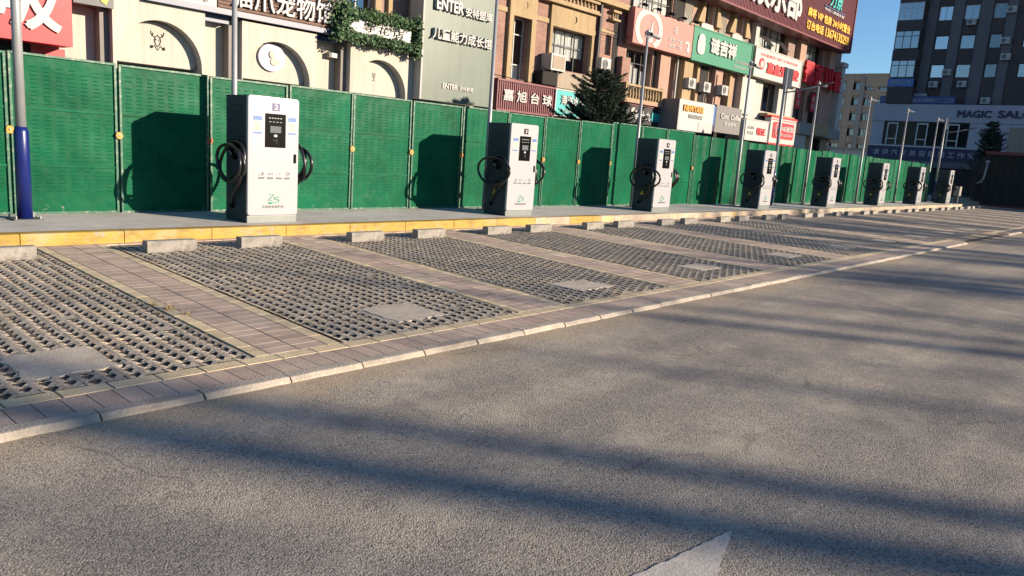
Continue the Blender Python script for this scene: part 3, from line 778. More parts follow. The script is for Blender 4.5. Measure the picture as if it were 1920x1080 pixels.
# ------------------------------------------------------------------ poles
def camera_head(mb_par, x, y, z, az, tilt=-0.25, name="cctv_camera"):
    d = Vector((math.sin(az)*math.cos(tilt), math.cos(az)*math.cos(tilt), math.sin(tilt)))
    c = Vector((x, y, z)); m = MB()
    m.tube([c+Vector((0,0,-.06)), c+Vector((0,0,.0)), c+d*.07], .018, 8)
    m.tube([c+d*.02+Vector((0,0,.03)), c+d*.26+Vector((0,0,.03))], [.052,.055], 10)
    hood = m.build(name, MT['wletter'], mb_par, smooth=False)
    l = MB(); l.tube([c+d*.262+Vector((0,0,.03)), c+d*.275+Vector((0,0,.03))], [.046,.042], 10); l.build("lens", MT['black'], hood)
def camera_pole(x, y, top, label, cams):
    t = thing("camera_pole", label, "camera pole", (x,y,PH), "camera poles along the fence")
    m = MB(); m.tube([(x,y,PH),(x,y,PH+1.2),(x,y,top)], [.052,.048,.035], 14); m.build("pole", MT['galv'], t, smooth=True)
    b = MB(); b.box(x-.12,x+.12,y-.12,y+.12,PH,PH+.014)
    for a in (-1,1):
        for c in (-1,1): b.tube([(x+a*.09,y+c*.09,PH+.014),(x+a*.09,y+c*.09,PH+.05)], .011, 6)
    b.build("base_plate", MT['galv'], t)
    k = MB(); k.tube([(x,y,top-.01),(x,y,top+.10)], [.06,.06], 12); k.tube([(x,y,top+.10),(x,y,top+.16)], [.03,.012], 8); k.build("top_cap", MT['galv'], t)
    bx = MB(); bx.tube([(x-.14,y,top-.05),(x+.14,y,top-.05)], .017, 8); bx.build("cross_arm", MT['galv'], t)
    for k_, (az, dx) in enumerate(cams): camera_head(t, x+dx, y-.02, top+.0, az)
    return t
CP = [4.86,10.68,16.50,22.75,28.75,34.95,40.85,46.80]
wh = ["behind charging station 2","behind charging station 3","left of charging station 4","left of charging station 5","between charging stations 5 and 6","just left of charging station 7","left of charging station 8","left of charging station 9"]
for i, x in enumerate(CP):
    camera_pole(x, 7.5, 4.72, "slim grey steel camera pole standing %s" % wh[i], [(R(200),-.14),(R(120),.14)] if i < 4 else [(R(150),.10)])
def lamp_pole(x, y, label, panels=True):
    t = thing("solar_lamp_pole", label, "lamp post", (x,y,PH), "solar lamp posts with blue bases")
    m = MB(); m.tube([(x,y,PH+1.18),(x,y,PH+2.6),(x,y,4.9)], [.062,.056,.045], 16); m.build("pole", MT['galv'], t, smooth=True)
    s = MB(); s.tube([(x,y,PH+.012),(x,y,PH+1.13),(x,y,PH+1.19)], [.090,.086,.066], 20); s.build("base_sleeve", MT['bluepaint'], t, smooth=True)
    b = MB(); b.box(x-.17,x+.17,y-.17,y+.17,PH,PH+.016); bp = b.build("base_plate", MT['dgrey'], t)
    for a in (-1,1):
        for c in (-1,1):
            k = MB(); k.tube([(x+a*.14,y+c*.14,PH+.016),(x+a*.14,y+c*.14,PH+.06)], .013, 6); k.build("bolt", MT['galv'], bp)
    # two upright solar panels folded back to back, facing +x / -x at a slight angle
    for a in (-1,1):
        p = MB(); z0, z1 = 4.30, 4.93
        p.add([(x,y-.035,z0),(x+a*.36,y-.08,z0),(x+a*.36,y-.08,z1),(x,y-.035,z1),(x,y,z0),(x+a*.36,y-.045,z0),(x+a*.36,y-.045,z1),(x,y,z1)],
              [(0,1,2,3),(4,7,6,5),(0,4,5,1),(3,2,6,7),(1,5,6,2),(0,3,7,4)]); p.build("solar_panel", MT['ice'], t)
    r = MB(); r.tube([(x,y,4.10),(x-.02,y-.5,4.17),(x-.05,y-1.2,4.33)], [.026,.024,.02], 8); ar = r.build("lamp_arm", MT['galv'], t, smooth=True)
    l = MB(); l.prism([(y-1.15,4.33),(y-1.2,4.36),(y-1.62,4.45),(y-1.66,4.43),(y-1.2,4.31)], 'x', x-.14, x+.04); l.build("lamp_head", MT['dgrey'], t, bevel=.008, seg=1)
    return t
lamp_pole(1.86, 7.35, "solar lamp post with a blue base at the left end of the platform")
lamp_pole(25.3, 7.35, "solar lamp post with a blue base just right of charging station 5")
lamp_pole(47.9, 7.35, "solar lamp post beyond charging station 9 at the far end")
t = thing("utility_box", "small grey green cabinet on a post at the platform's far end", "utility box", (48.6,6.3,PH))
m = MB(); m.box(48.35,48.85,6.15,6.45,PH+.45,PH+.98); m.build("cabinet", MT['stone'], t, bevel=.01)
m = MB(); m.box(48.52,48.68,6.22,6.38,PH,PH+.45); m.build("stand", MT['dgrey'], t)

# ------------------------------------------------------------------ shed closing the far end of the lot
t = thing("site_shed", "dark green corrugated shed with rusty trims at the lot's far end", "shed", (58,0,0))
m = MB(); n = 90; vs = []
for k in range(n+1):
    yy = 6.3-k*0.20; vs += [(55.0+(.04 if k % 2 else 0), yy, 0.12),(55.0+(.04 if k % 2 else 0), yy, 3.25)]
m.add(vs, [(2*k,2*k+1,2*k+3,2*k+2) for k in range(n)]); m.box(55.1,61,-11.7,6.26,0.0,3.23); m.build("wall", MT['darkgreen'], t, fix=False)
m = MB(); m.box(54.85,61.1,-11.8,6.4,3.25,3.44); m.build("roof_edge", MT['rust'], t)
m = MB(); m.box(54.93,55.0,-11.7,6.3,0.0,0.118); m.build("base_rail", MT['rust'], t)
m = MB(); m.tube([(53,6.25,1.43),(53,6.05,1.50),(53,5.93,1.75),(53,5.90,2.04),(53,5.86,2.65)], .05, 8); m.tube([(53,5.86,2.65),(53,5.85,2.82)], .10, 8)
tag(m.build("bent_pipe", MT['galv'], None, smooth=True), "bent pale pipe rising in front of the dark green shed", "pipe")
# ------------------------------------------------------------------ facade helpers (facades face -Y in local space)
def wall(parent, name, m, x0, x1, z0, z1, y, holes=(), depth=0.28, back=None):
    """front skin with real openings and reveals"""
    mb = MB()
    xs = sorted({x0, x1, *[min(max(h[0],x0),x1) for h in holes], *[min(max(h[1],x0),x1) for h in holes]})
    zs = sorted({z0, z1, *[min(max(h[2],z0),z1) for h in holes], *[min(max(h[3],z0),z1) for h in holes]})
    for a, b in zip(xs[:-1], xs[1:]):
        for c, d in zip(zs[:-1], zs[1:]):
            mx, mz = (a+b)/2, (c+d)/2
            if any(h[0] < mx < h[1] and h[2] < mz < h[3] for h in holes): continue
            mb.add([(a,y,c),(b,y,c),(b,y,d),(a,y,d)], [(0,1,2,3)])
    for h in holes:
        a, b, c, d = h[:4]; q = y+depth
        mb.add([(a,y,c),(a,q,c),(a,q,d),(a,y,d)], [(3,2,1,0)]); mb.add([(b,y,c),(b,q,c),(b,q,d),(b,y,d)], [(0,1,2,3)])
        mb.add([(a,y,c),(b,y,c),(b,q,c),(a,q,c)], [(0,1,2,3)]); mb.add([(a,y,d),(b,y,d),(b,q,d),(a,q,d)], [(3,2,1,0)])
    if back: mb.box(x0, x1, y+1.4, y+back, z0, z1); mb.add([(x0,y,z0),(x0,y+1.4,z0),(x0,y+1.4,z1),(x0,y,z1)],[(0,1,2,3)]); mb.add([(x1,y,z0),(x1,y+1.4,z0),(x1,y+1.4,z1),(x1,y,z1)],[(3,2,1,0)]); mb.add([(x0,y,z1),(x1,y,z1),(x1,y+1.4,z1),(x0,y+1.4,z1)],[(0,1,2,3)])
    return mb.build(name, m, parent, fix=False)
def window(parent, x0, x1, z0, z1, y, cols=2, rows=1, fm=None, gm=None, curtain=None, fw=0.04, split=None, light=None):
    """frame with bars at depth y, a pane, a dim room and optional curtains behind it"""
    fm = fm or MT['fr_dark']; gm = gm or MT['glass']
    f = MB(); d = .05
    f.box(x0,x0+fw,y,y+d,z0,z1); f.box(x1-fw,x1,y,y+d,z0,z1); f.box(x0+fw,x1-fw,y,y+d,z0,z0+fw); f.box(x0+fw,x1-fw,y,y+d,z1-fw,z1)
    for k in range(1, cols):
        xx = x0+(x1-x0)*k/cols; f.box(xx-fw*.45,xx+fw*.45,y+.002,y+d-.002,z0+fw,z1-fw)
    zz = [z0+(z1-z0)*k/rows for k in range(1, rows)] if not split else [z0+(z1-z0)*s for s in split]
    for q in zz: f.box(x0+fw,x1-fw,y+.004,y+d-.004,q-fw*.4,q+fw*.4)
    w_ = f.build("window", fm, parent)
    p = MB(); p.quad((x0+fw*.5,y+.025,z0+fw*.5),(x1-fw*.5,y+.025,z0+fw*.5),(x1-fw*.5,y+.025,z1-fw*.5),(x0+fw*.5,y+.025,z1-fw*.5)); p.build("pane", gm, w_, fix=False)
    r = MB(); e = y+.75
    r.quad((x0-.1,e,z0-.1),(x1+.1,e,z0-.1),(x1+.1,e,z1+.1),(x0-.1,e,z1+.1)); r.build("room_wall", MT['room'], w_, fix=False)
    if curtain:
        for a, b, c0, c1 in curtain:
            xa, xb = x0+(x1-x0)*a, x0+(x1-x0)*b; za, zb = z0+(z1-z0)*c0, z0+(z1-z0)*c1
            cb = MB(); n = 28; ph = random.uniform(0,6); vs = []
            for k in range(n+1):
                u = k/n; yy = y+.14+.025*math.sin(u*(xb-xa)*38+ph)+.012*math.sin(u*(xb-xa)*17)
                vs += [(xa+(xb-xa)*u, yy, za), (xa+(xb-xa)*u, yy, zb)]
            cb.add(vs, [(2*k,2*k+2,2*k+3,2*k+1) for k in range(n)]); cb.build("curtain", light or MT['curtain'], w_, smooth=True, fix=False)
    return w_
WHOLE = ("rim", "trim", "board", "mounting_frame", "sticker_band", "window_surround", "balustrade_rail", "lower_stripe", "corner_column", "cornice", "string_course", "character_board")
def part(parent, name, m, *boxes, bevel=0):
    if len(boxes) > 1 and name not in WHOLE:
        return [part(parent, name, m, b, bevel=bevel) for b in boxes][-1]
    mb = MB()
    for b in boxes: mb.box(*b)
    return mb.build(name, m, parent, bevel=bevel, seg=1)
def sign(name, label, x0, x1, z0, z1, y, d, m, rim=None):
    t = thing(name, label, "sign", ((x0+x1)/2, y+d, z0))
    part(t, "board", m, (x0,x1,y,y+d,z0,z1))
    if rim:
        part(t, "rim", rim, (x0-.05,x0,y-.03,y+d,z0-.05,z1+.05),(x1,x1+.05,y-.03,y+d,z0-.05,z1+.05),(x0,x1,y-.03,y+d,z1,z1+.05),(x0,x1,y-.03,y+d,z0-.05,z0))
    return t
def corrugated(parent, name, m, x0, x1, z0, z1, y, d, pitch=.11):
    mb = MB(); n = int((x1-x0)/pitch); vs = []; p = (x1-x0)/n
    for k in range(n):
        for u, o in ((0,0),(.35,0),(.5,.035),(.85,.035)):
            xx = x0+(k+u)*p; vs += [(xx,y+o,z0),(xx,y+o,z1)]
    vs += [(x1,y,z0),(x1,y,z1)]
    q = len(vs)//2
    mb.add(vs, [(2*k,2*k+2,2*k+3,2*k+1) for k in range(q-1)])
    mb.box(x0, x1, y+.04, y+d, z0, z1)
    return mb.build(name, m, parent, fix=False)
def ac_unit(x, z, y, label, w=.72, h=.50, d=.30, rz=0.0, cat="air conditioner", grille=True):
    t = thing("air_conditioner", label, cat, (x, y+d, z), "air conditioner units", rz)
    b = MB(); b.box(x-w/2,x+w/2,y,y+d,z,z+h); b.build("casing", MT['ac'], t, bevel=.012)
    if grille:
        cx, cz, r_ = x-w*.12, z+h/2, h*.40
        f = MB(); f.prism([(cx+r_*math.cos(k*.2618), cz+r_*math.sin(k*.2618)) for k in range(24)], 'y', y-.006, y+.002); fo = f.build("fan_opening", MT['dgrey'], t)
        g_ = MB()
        for rr_ in (r_*.35, r_*.62, r_*.95):
            g_.tube([(cx+rr_*math.cos(k*.3927), y-.012, cz+rr_*math.sin(k*.3927)) for k in range(17)], .008, 4, cap=False)
        g_.build("fan_guard", MT['ac'], fo)
        v_ = MB()
        for k in range(5): v_.box(x+w*.32,x+w*.44,y-.004,y+.001,z+h*.2+k*h*.13,z+h*.25+k*h*.13)
        v_.build("side_vent", MT['dgrey'], t)
    k = MB(); k.box(x-w*.4,x-w*.4+.04,y+.02,y+d+.25,z-.05,z-.001); k.box(x+w*.4-.04,x+w*.4,y+.02,y+d+.25,z-.05,z-.001); k.build("bracket", MT['dgrey'], t)
    return t
def balusters(parent, x0, x1, z0, z1, y, n):
    part(parent, "balustrade_rail", MT['tan'], (x0-.05,x1+.05,y-.04,y+.20,z1-.09,z1), (x0-.05,x1+.05,y-.03,y+.20,z0,z0+.08))
    for k in range(n):
        xx = x0+(x1-x0)*(k+.5)/n; h = z1-z0-.17; r_ = (x1-x0)/n*.26
        m = MB(); m.tube([(xx,y+.08,z0+.08),(xx,y+.08,z0+.08+h*.12),(xx,y+.08,z0+.08+h*.35),(xx,y+.08,z0+.08+h*.6),(xx,y+.08,z0+.08+h*.85),(xx,y+.08,z1-.09)], [r_,r_*.6,r_*1.15,r_*.75,r_*.5,r_], 8)
        m.build("baluster", MT['tan'], parent, smooth=True)

# ------------------------------------------------------------------ 1. cream pet-shop block at the left
B1 = thing("pet_shop_building", "cream fronted shop block with round arches at the left", "building", (7,22,0))
y0 = 15.3
wall(B1, "shop_wall", MT['cream'], -6.0, 18.0, 0.0, 4.30, y0, back=8.0)
wall(B1, "brick_wall", MT['dbrick'], -6.0, 18.0, 4.30, 11.0, y0-.01, holes=[(12.45,13.5,4.75,7.2),(16.0,17.2,4.9,7.2)], back=8.0)
window(B1, 12.45, 13.5, 4.75, 7.2, y0+.16, 2, 1, MT['fr_white'], split=[.20], curtain=[(0.02,.98,0.0,.18)])
window(B1, 16.0, 17.2, 4.9, 7.2, y0+.16, 2, 2, MT['fr_white'])
part(B1, "window_surround", MT['tan'], (12.22,12.45,y0-.12,y0-.005,4.6,7.4),(13.5,13.72,y0-.12,y0-.005,4.6,7.4),(13.98,14.12,y0-.14,y0-.005,4.5,8.5),(14.86,15.05,y0-.14,y0-.005,4.5,8.5))
def arch_panel(x0, x1, z1, xc, zc, r, emblem):
    """panel standing proud of the shop wall with an arched opening; returns the curved infill"""
    yf, yb = 14.78, 15.3
    n = 24; arc = [(xc+r*math.cos(math.pi*k/n), zc+r*math.sin(math.pi*k/n)) for k in range(n+1)]   # right to left
    mb = MB(); f = []
    # front face as fans between the arch and the rim
    def fan(pts):
        mb.add([(p[0],yf,p[1]) for p in pts], [tuple(range(len(pts)))])
    h = n//2
    for k in range(n):
        a, b = arc[k], arc[k+1]
        if k < h: c, d = (x1, zc+(z1-zc)*min(1,(k/h)*1.0)), (x1, zc+(z1-zc)*((k+1)/h))
        else: c, d = (x1, z1), (x0, z1)
        if k < h:
            fan([a, c, d, b])
        else:
            u = (k-h)/h; v = (k+1-h)/h
            fan([a, (x0, z1-(z1-zc)*u), (x0, z1-(z1-zc)*v), b])
    fan([arc[h], (x1, z1), (x0, z1)])
    fan([(arc[0][0],0), (x1,0), (x1,zc), arc[0]]); fan([(x0,0), (arc[n][0],0), arc[n], (x0,zc)])
    path = [(arc[0][0],0)]+arc+[(arc[n][0],0)]
    for a, b in zip(path[:-1], path[1:]):
        mb.add([(a[0],yf,a[1]),(b[0],yf,b[1]),(b[0],yb,b[1]),(a[0],yb,a[1])], [(0,1,2,3)])
    mb.add([(x0,yf,0),(x0,yf,z1),(x0,yb,z1),(x0,yb,0)], [(0,1,2,3)]); mb.add([(x1,yf,0),(x1,yf,z1),(x1,yb,z1),(x1,yb,0)], [(3,2,1,0)])
    mb.add([(x0,yf,z1),(x1,yf,z1),(x1,yb,z1),(x0,yb,z1)], [(0,1,2,3)])
    p = mb.build("arch_panel", MT['cream'], B1, fix=False)
    # infill: D-shaped board with rounded lower corners, set back in the arch
    q = MB(); ri = r-.015; c = .14; zb = zc-.02
    pts = [(xc+ri*math.cos(math.pi*k/20), zc+c+(ri-c)*math.sin(math.pi*k/20)) for k in range(21)]
    pts += [(xc-ri+c*(1-math.cos(R(90*k/5))), zb+c*(1-math.sin(R(90*k/5)))) for k in range(0,6)]
    pts += [(xc+ri-c*(1-math.sin(R(90*k/5))), zb+c*(1-math.cos(R(90*k/5)))) for k in range(0,6)]
    q.prism(pts, 'y', 15.06, 15.26); inf = q.build("arch_infill", MT['cream'], p, bevel=.02)
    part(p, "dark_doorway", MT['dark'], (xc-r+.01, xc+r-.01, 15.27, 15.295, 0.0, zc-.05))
    return inf
a1 = arch_panel(5.86, 8.02, 4.28, 6.94, 2.90, 1.0, 0)
a2 = arch_panel(9.00, 11.22, 4.24, 10.02, 2.86, 1.0, 1)
a3 = arch_panel(12.36, 14.74, 4.22, 13.46, 2.84, 1.0, 2)
# emblem 1: antlered head line drawing over a crossed bone
e = MB(); X0, Z0, yy = 6.98, 3.44, 15.055
def ln(*p, r=.012): e.tube([(X0+a, yy, Z0+b) for a, b in p], r, 5)
ln((-.055,.09),(-.075,.03),(-.05,-.06),(0,-.12),(.05,-.06),(.075,.03),(.055,.09)); ln((-.055,.09),(0,.15),(.055,.09))
ln((-.06,.10),(-.12,.12),(-.155,.18),(-.15,.23)); ln((-.12,.12),(-.10,.19)); ln((.06,.10),(.12,.12),(.155,.18),(.15,.23)); ln((.12,.12),(.10,.19))
ln((-.045,.04),(-.03,.04), r=.02); ln((.045,.04),(.03,.04), r=.014)
ln((-.14,-.13),(-.07,-.10),(0,-.20),(.07,-.10),(.14,-.16)); ln((-.15,-.10),(-.13,-.16), r=.034); ln((.13,-.12),(.16,-.18), r=.034)
e.build("emblem", MT['dark'], a1)
# emblem 2: lilac disc with a plain relief
e = MB(); e.prism([(9.98+.40*math.cos(k*.2094), 3.46+.36*math.sin(k*.2094)) for k in range(30)], 'y', 14.99, 15.055); ds = e.build("disc", MT['lilac'], a2, bevel=.008)
e = MB(); e.prism([(10.06+.14*math.cos(k*.3142), 3.36+.10*math.sin(k*.3142)) for k in range(20)], 'y', 14.965, 14.988); e.prism([(9.96+.075*math.cos(k*.3142), 3.54+.095*math.sin(k*.3142)) for k in range(20)], 'y', 14.955, 14.987); e.build("relief", MT['cream'], ds)
# emblem 3: small cup mark
e = MB(); e.prism([(13.37,3.46),(13.40,3.33),(13.47,3.33),(13.50,3.46)], 'y', 15.045, 15.058); e.box(13.425,13.445,15.045,15.058,3.26,3.33); e.box(13.385,13.485,15.045,15.058,3.235,3.255); e.build("emblem", MT['taupe'], a3)
part(B1, "pillar", MT['taupe'], (5.66,5.85,14.98,15.298,0,4.28)); part(B1, "pillar", MT['taupe'], (8.74,8.90,14.98,15.298,0,4.10)); part(B1, "pillar", MT['taupe'], (12.17,12.355,14.98,15.298,0,4.10)); part(B1, "pillar", MT['taupe'], (14.98,15.25,14.98,15.298,0,4.28))
part(B1, "fascia", MT['navy'], (6.55,11.95,14.62,15.29,4.285,4.42)); part(B1, "lintel", MT['navy'], (8.03,8.73,14.95,15.29,4.11,4.28), (11.23,12.16,14.95,15.29,4.11,4.28))
t = thing("vent_fixture", "small grey box fixture between the second and third arch", "vent fixture", (12.0,15.3,3.75))  # vent box on the wall, gives no light
part(t, "housing", MT['stone'], (11.86,12.16,15.10,15.298,3.72,3.86), bevel=.01); part(t, "face", MT['ac'], (11.92,12.15,15.08,15.098,3.73,3.85))
# slat sign with pet shop lettering
t = sign("shop_sign", "brown slatted sign with large white lettering above navy fascia", 8.30, 11.72, 4.43, 5.50, 14.70, .30, MT['slat'])
m = MB()
for k in range(12): m.box(8.30, 11.72, 14.665, 14.697, 4.45+k*.087, 4.45+k*.087+.062)
m.build("slats", MT['slat'], t)
text("猫爪宠物馆", 8.62, 11.62, 4.52, 5.14, 14.64, MT['wletter'], t, .05, .012)
t = sign("shop_sign", "pale grey sign with dark brush lettering left of the slatted sign", 6.56, 8.28, 4.43, 5.50, 14.70, .30, MT['lgrey'])
text("宠物", 7.0, 8.1, 4.50, 5.15, 14.70, MT['dgrey'], t, .02)
# red sign with white lettering
t = sign("shop_sign", "big red sign with rounded white lettering at the left edge", 1.2, 4.97, 3.02, 5.4, 14.6, .62, MT['red'])
text("呼吸", 2.30, 4.76, 3.25, 4.60, 14.60, MT['wletter'], t, .05, .03)
t = thing("wall_board", "low red board on the wall under the big red sign", "board", (4.68,15.3,2.0))
part(t, "board", MT['red'], (4.35,5.02,15.24,15.298,1.4,2.99))
part(B1, "shadow_sheet", MT['dark'], (-5.5,4.34,15.27,15.297,0.0,3.5))  # near-black sheet paints the shadow area beneath the red sign
t = sign("shop_sign", "dark grey sign board with a yellow shape at its edge", 5.04, 5.87, 3.97, 5.2, 14.7, .07, MT['dgrey'])
m = MB(); m.prism([(5.60,4.08),(5.70,4.02),(5.78,4.2),(5.7,4.5),(5.58,4.4)], 'y', 14.68, 14.698); m.build("emblem", MT['yellow'], t)
part(B1, "canopy", MT['rust'], (5.03,5.66,14.78,15.298,3.98,4.06))
# flower shop sign wrapped in greenery
t = sign("shop_sign", "white flower shop board with black lettering framed by greenery", 12.05, 14.35, 4.44, 4.80, 14.50, .10, MT['wletter'])
text("寻 花 店", 12.55, 14.05, 4.52, 4.73, 14.50, MT['dark'], t, .02)
gar = MB()
def leaf(mb, p, l, w_, nrm):
    d = Vector((random.gauss(0,1), random.gauss(0,1), random.gauss(0,.8)-.3)).normalized(); s = d.cross(nrm)
    if s.length < .1: s = Vector((1,0,0))
    s = s.normalized(); p = Vector(p)
    mb.add([p, p+d*l*.5+s*w_, p+d*l, p+d*l*.5-s*w_], [(0,1,2,3)])
def strand(x0, z0, x1, z1, n, ry, rz):
    for _ in range(n):
        u = random.random(); a = random.uniform(0,6.283); q = math.sqrt(random.random())
        k = 1+.35*math.sin(u*23+z0)+.2*math.sin(u*61)
        p = (x0+(x1-x0)*u+random.gauss(0,.02), 14.48+ry*q*math.cos(a), z0+(z1-z0)*u+rz*k*q*math.sin(a))
        leaf(gar, p, random.uniform(.06,.13), random.uniform(.016,.032), Vector((random.gauss(0,.5), -1, random.gauss(0,.5))).normalized())
strand(11.75, 4.96, 14.6, 4.96, 2600, .24, .19); strand(11.8, 4.33, 14.6, 4.30, 2300, .22, .15)
strand(11.62, 4.2, 11.85, 5.15, 1500, .24, .12); strand(11.9, 4.3, 11.95, 5.1, 700, .22, .1); strand(14.52, 4.1, 14.55, 5.1, 1100, .24, .12)
for _ in range(500): leaf(gar, (random.gauss(11.75,.17), 14.45+random.gauss(0,.1), random.uniform(4.15,5.25)), .1, .025, Vector((0,-1,0)))
tag(gar.build("ivy_garland", MT['leaf'], None, fix=False), "thick green garland wound round the white flower shop board", "garland")
# tall grey-green school panel
t = sign("school_sign", "tall grey green sign panel with white school lettering", 14.80, 17.95, 2.84, 8.2, 14.45, .60, MT['ggreen'])
part(t, "side_flange", MT['pale'], (14.73,14.80,14.43,15.05,2.84,8.2))
text("ENTER", 15.18, 16.33, 5.58, 5.94, 14.45, MT['wletter'], t, .12, .035); text("SCHOOL", 15.72, 16.25, 5.97, 6.08, 14.45, MT['wletter'], t, .04, .02)
text("安特盟库", 16.42, 17.66, 5.56, 5.84, 14.45, MT['wletter'], t, .12, .02)
text("儿童能力成长馆", 15.06, 17.68, 4.70, 5.04, 14.45, MT['wletter'], t, .13, .02)
text("ENTER", 15.67, 16.33, 3.25, 3.42, 14.45, MT['wletter'], t, .03, .03); text("SCHOOL", 15.98, 16.30, 3.445, 3.50, 14.45, MT['wletter'], t, .02, .02)
text("安特教育", 16.42, 17.05, 3.24, 3.40, 14.45, MT['wletter'], t, .03, .015)

# ------------------------------------------------------------------ 2. brick shop block
B2 = thing("brick_shop_building", "red brick shop block with tan window surrounds behind the fence", "building", (27,22,0))
y0 = 15.0
H2 = [(19.30,20.28,4.0,6.12),(21.50,23.98,4.62,6.12),(25.05,25.45,5.55,6.35),(26.62,28.72,4.35,6.05),(31.95,32.62,4.25,6.05),(35.10,36.05,4.25,6.05),(25.5,29.95,7.70,9.4),(32.62,33.72,8.05,9.3),(35.86,36.9,8.15,9.35),(29.92,30.62,4.3,6.1)]
wall(B2, "brick_wall", MT['brick'], 18.0, 26.55, 3.80, 12.0, y0, H2[:3], back=8.0)
wall(B2, "pink_wall", MT['pink'], 26.55, 37.4, 3.80, 12.0, y0+.004, H2[3:], back=8.0)
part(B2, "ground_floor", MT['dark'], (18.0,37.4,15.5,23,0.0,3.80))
part(B2, "window_surround", MT['tan'], (19.08,19.30,y0-.14,y0+.27,3.85,6.12),(20.28,20.52,y0-.14,y0+.002,3.85,6.12),(19.08,20.52,y0-.14,y0-.003,6.12,7.05),(19.08,20.40,y0-.2,y0-.003,3.72,3.85))
part(B2, "window_surround", MT['tan'], (21.36,21.50,y0-.12,y0+.002,4.5,6.12),(23.98,24.12,y0-.12,y0+.002,4.5,6.12),(21.36,24.12,y0-.12,y0-.003,6.12,6.88))
for xm, zm in ((19.85,6.55),(22.75,6.52)):
    m = MB(); m.tube([(xm+.14*math.cos(R(a)), y0-.145, zm+.14*math.sin(R(a))) for a in range(-70,71,10)], [.004+.024*math.cos(R(a*1.25)) for a in range(-70,71,10)], 6); m.build("crescent", MT['tan'], B2)
part(B2, "string_course", MT['tan'], (20.52,21.36,y0-.05,y0-.003,6.18,6.34), (24.12,24.30,y0-.05,y0-.003,6.18,6.34),(24.5,25.55,y0-.05,y0-.003,6.40,6.52),(18.0,19.08,y0-.05,y0-.003,6.18,6.34))
part(B2, "cornice", MT['tan'], (20.6,24.2,y0-.3,y0-.003,6.90,6.98),(18.0,26.5,y0-.35,y0-.003,7.42,7.62))
balusters(B2, 21.5, 24.1, 6.98, 7.40, y0-.22, 11)
balusters(B2, 25.15, 25.6, 6.90, 7.30, y0-.22, 3)
window(B2, 19.30, 20.28, 4.0, 6.12, y0+.26, 2, 1, MT['fr_white'], split=[.245,.74], curtain=[(.03,.97,0.02,.24)])
window(B2, 21.50, 23.98, 4.62, 6.12, y0+.26, 4, 1, MT['fr_dark'], split=[.62], curtain=[(.0,.26,0,1),(.27,.72,.3,1),(.30,.45,.05,.8),(.74,1,.4,1)])
window(B2, 25.05, 25.45, 5.55, 6.35, y0+.2, 1, 2, MT['fr_white'])
window(B2, 26.62, 28.72, 4.35, 6.05, y0+.26, 4, 1, MT['fr_dark'], split=[.7], curtain=[(.02,.3,0,.72),(.33,.55,0,.7),(.6,.75,0.1,.6),(.8,.97,0,.55)])
window(B2, 31.95, 32.62, 4.25, 6.05, y0+.22, 1, 1, MT['fr_dark'], split=[.62], curtain=[(0.05,.95,.65,1)])
window(B2, 35.10, 36.05, 4.25, 6.05, y0+.22, 1, 1, MT['fr_dark'], split=[.62], curtain=[(0.05,.95,.6,1)])
window(B2, 25.5, 29.95, 7.70, 9.4, y0+.12, 6, 3, MT['fr_dark'], curtain=[(.0,.3,0,1),(.36,.6,0,1),(.62,.98,.1,1)])
window(B2, 32.62, 33.72, 8.05, 9.3, y0+.2, 1, 1, MT['fr_white'], curtain=[(0,.7,0,1)])
window(B2, 35.86, 36.9, 8.15, 9.35, y0+.2, 1, 1, MT['fr_white'], curtain=[(0,.7,0,1)])
window(B2, 29.92, 30.62, 4.3, 6.1, y0+.2, 1, 1, MT['fr_dark'], split=[.6])
part(B2, "window_surround", MT['tan'], (31.78,31.94,y0-.12,y0+.0,4.1,6.15),(32.63,32.85,y0-.12,y0+.0,4.1,6.15)); part(B2, "window_surround", MT['tan'], (34.95,35.09,y0-.12,y0+.0,4.1,6.15),(36.06,36.3,y0-.12,y0+.0,4.1,6.15))
for xa, xb in ((32.62,33.72),(35.86,36.9)):
    for s, q in ((-1,xa-.05),(1,xb+.05)):
        m = MB(); pts = [(q,8.0),(q+s*.62,8.0),(q+s*.50,8.25),(q+s*.20,8.75),(q+s*.12,9.6),(q,9.6)]
        m.prism(pts, 'y', y0-.25, y0-.004)
        m.build("scroll_bracket", MT['tan'], B2)
    part(B2, "window_surround", MT['palepink'], (xa-.048,xa+.0,y0-.1,y0+.0,7.8,9.4),(xb,xb+.048,y0-.1,y0+.0,7.8,9.4),(xa,xb,y0-.1,y0,7.8,8.049))
part(B2, "lattice_panel", MT['stone'], (30.95,31.7,y0-.05,y0-.003,7.7,9.4),(34.4,35.1,y0-.05,y0-.003,7.7,9.4),(37.0,37.38,y0-.05,y0-.003,7.7,9.4))
m = MB()
for xa, xb in ((30.95,31.7),(34.4,35.1)):
    for k in range(-4,10):
        za = 7.7+k*.19
        for s in (1,-1):
            p = [(xa, za if s > 0 else za+.75), (xb, za+.75 if s > 0 else za)]
            if 7.7 <= min(p[0][1],p[1][1]) and max(p[0][1],p[1][1]) <= 9.4: m.tube([(p[0][0],y0-.055,p[0][1]),(p[1][0],y0-.055,p[1][1])], .012, 4)
m.build("lattice", MT['tan'], B2)
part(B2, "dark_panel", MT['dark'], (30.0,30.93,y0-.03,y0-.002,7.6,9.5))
part(B2, "pier", MT['tan'], (30.95,31.76,y0-.35,y0-.003,3.8,6.15)); part(B2, "pier", MT['cream'], (37.0,37.4,y0-.35,y0-.003,3.8,6.15))
part(B2, "pilaster", MT['pink'], (34.15,34.93,y0-.28,y0-.003,3.8,6.05),(34.28,34.80,y0-.34,y0-.281,4.0,5.8)); part(B2, "pilaster", MT['pink'], (29.0,29.85,y0-.25,y0-.003,3.8,6.1))
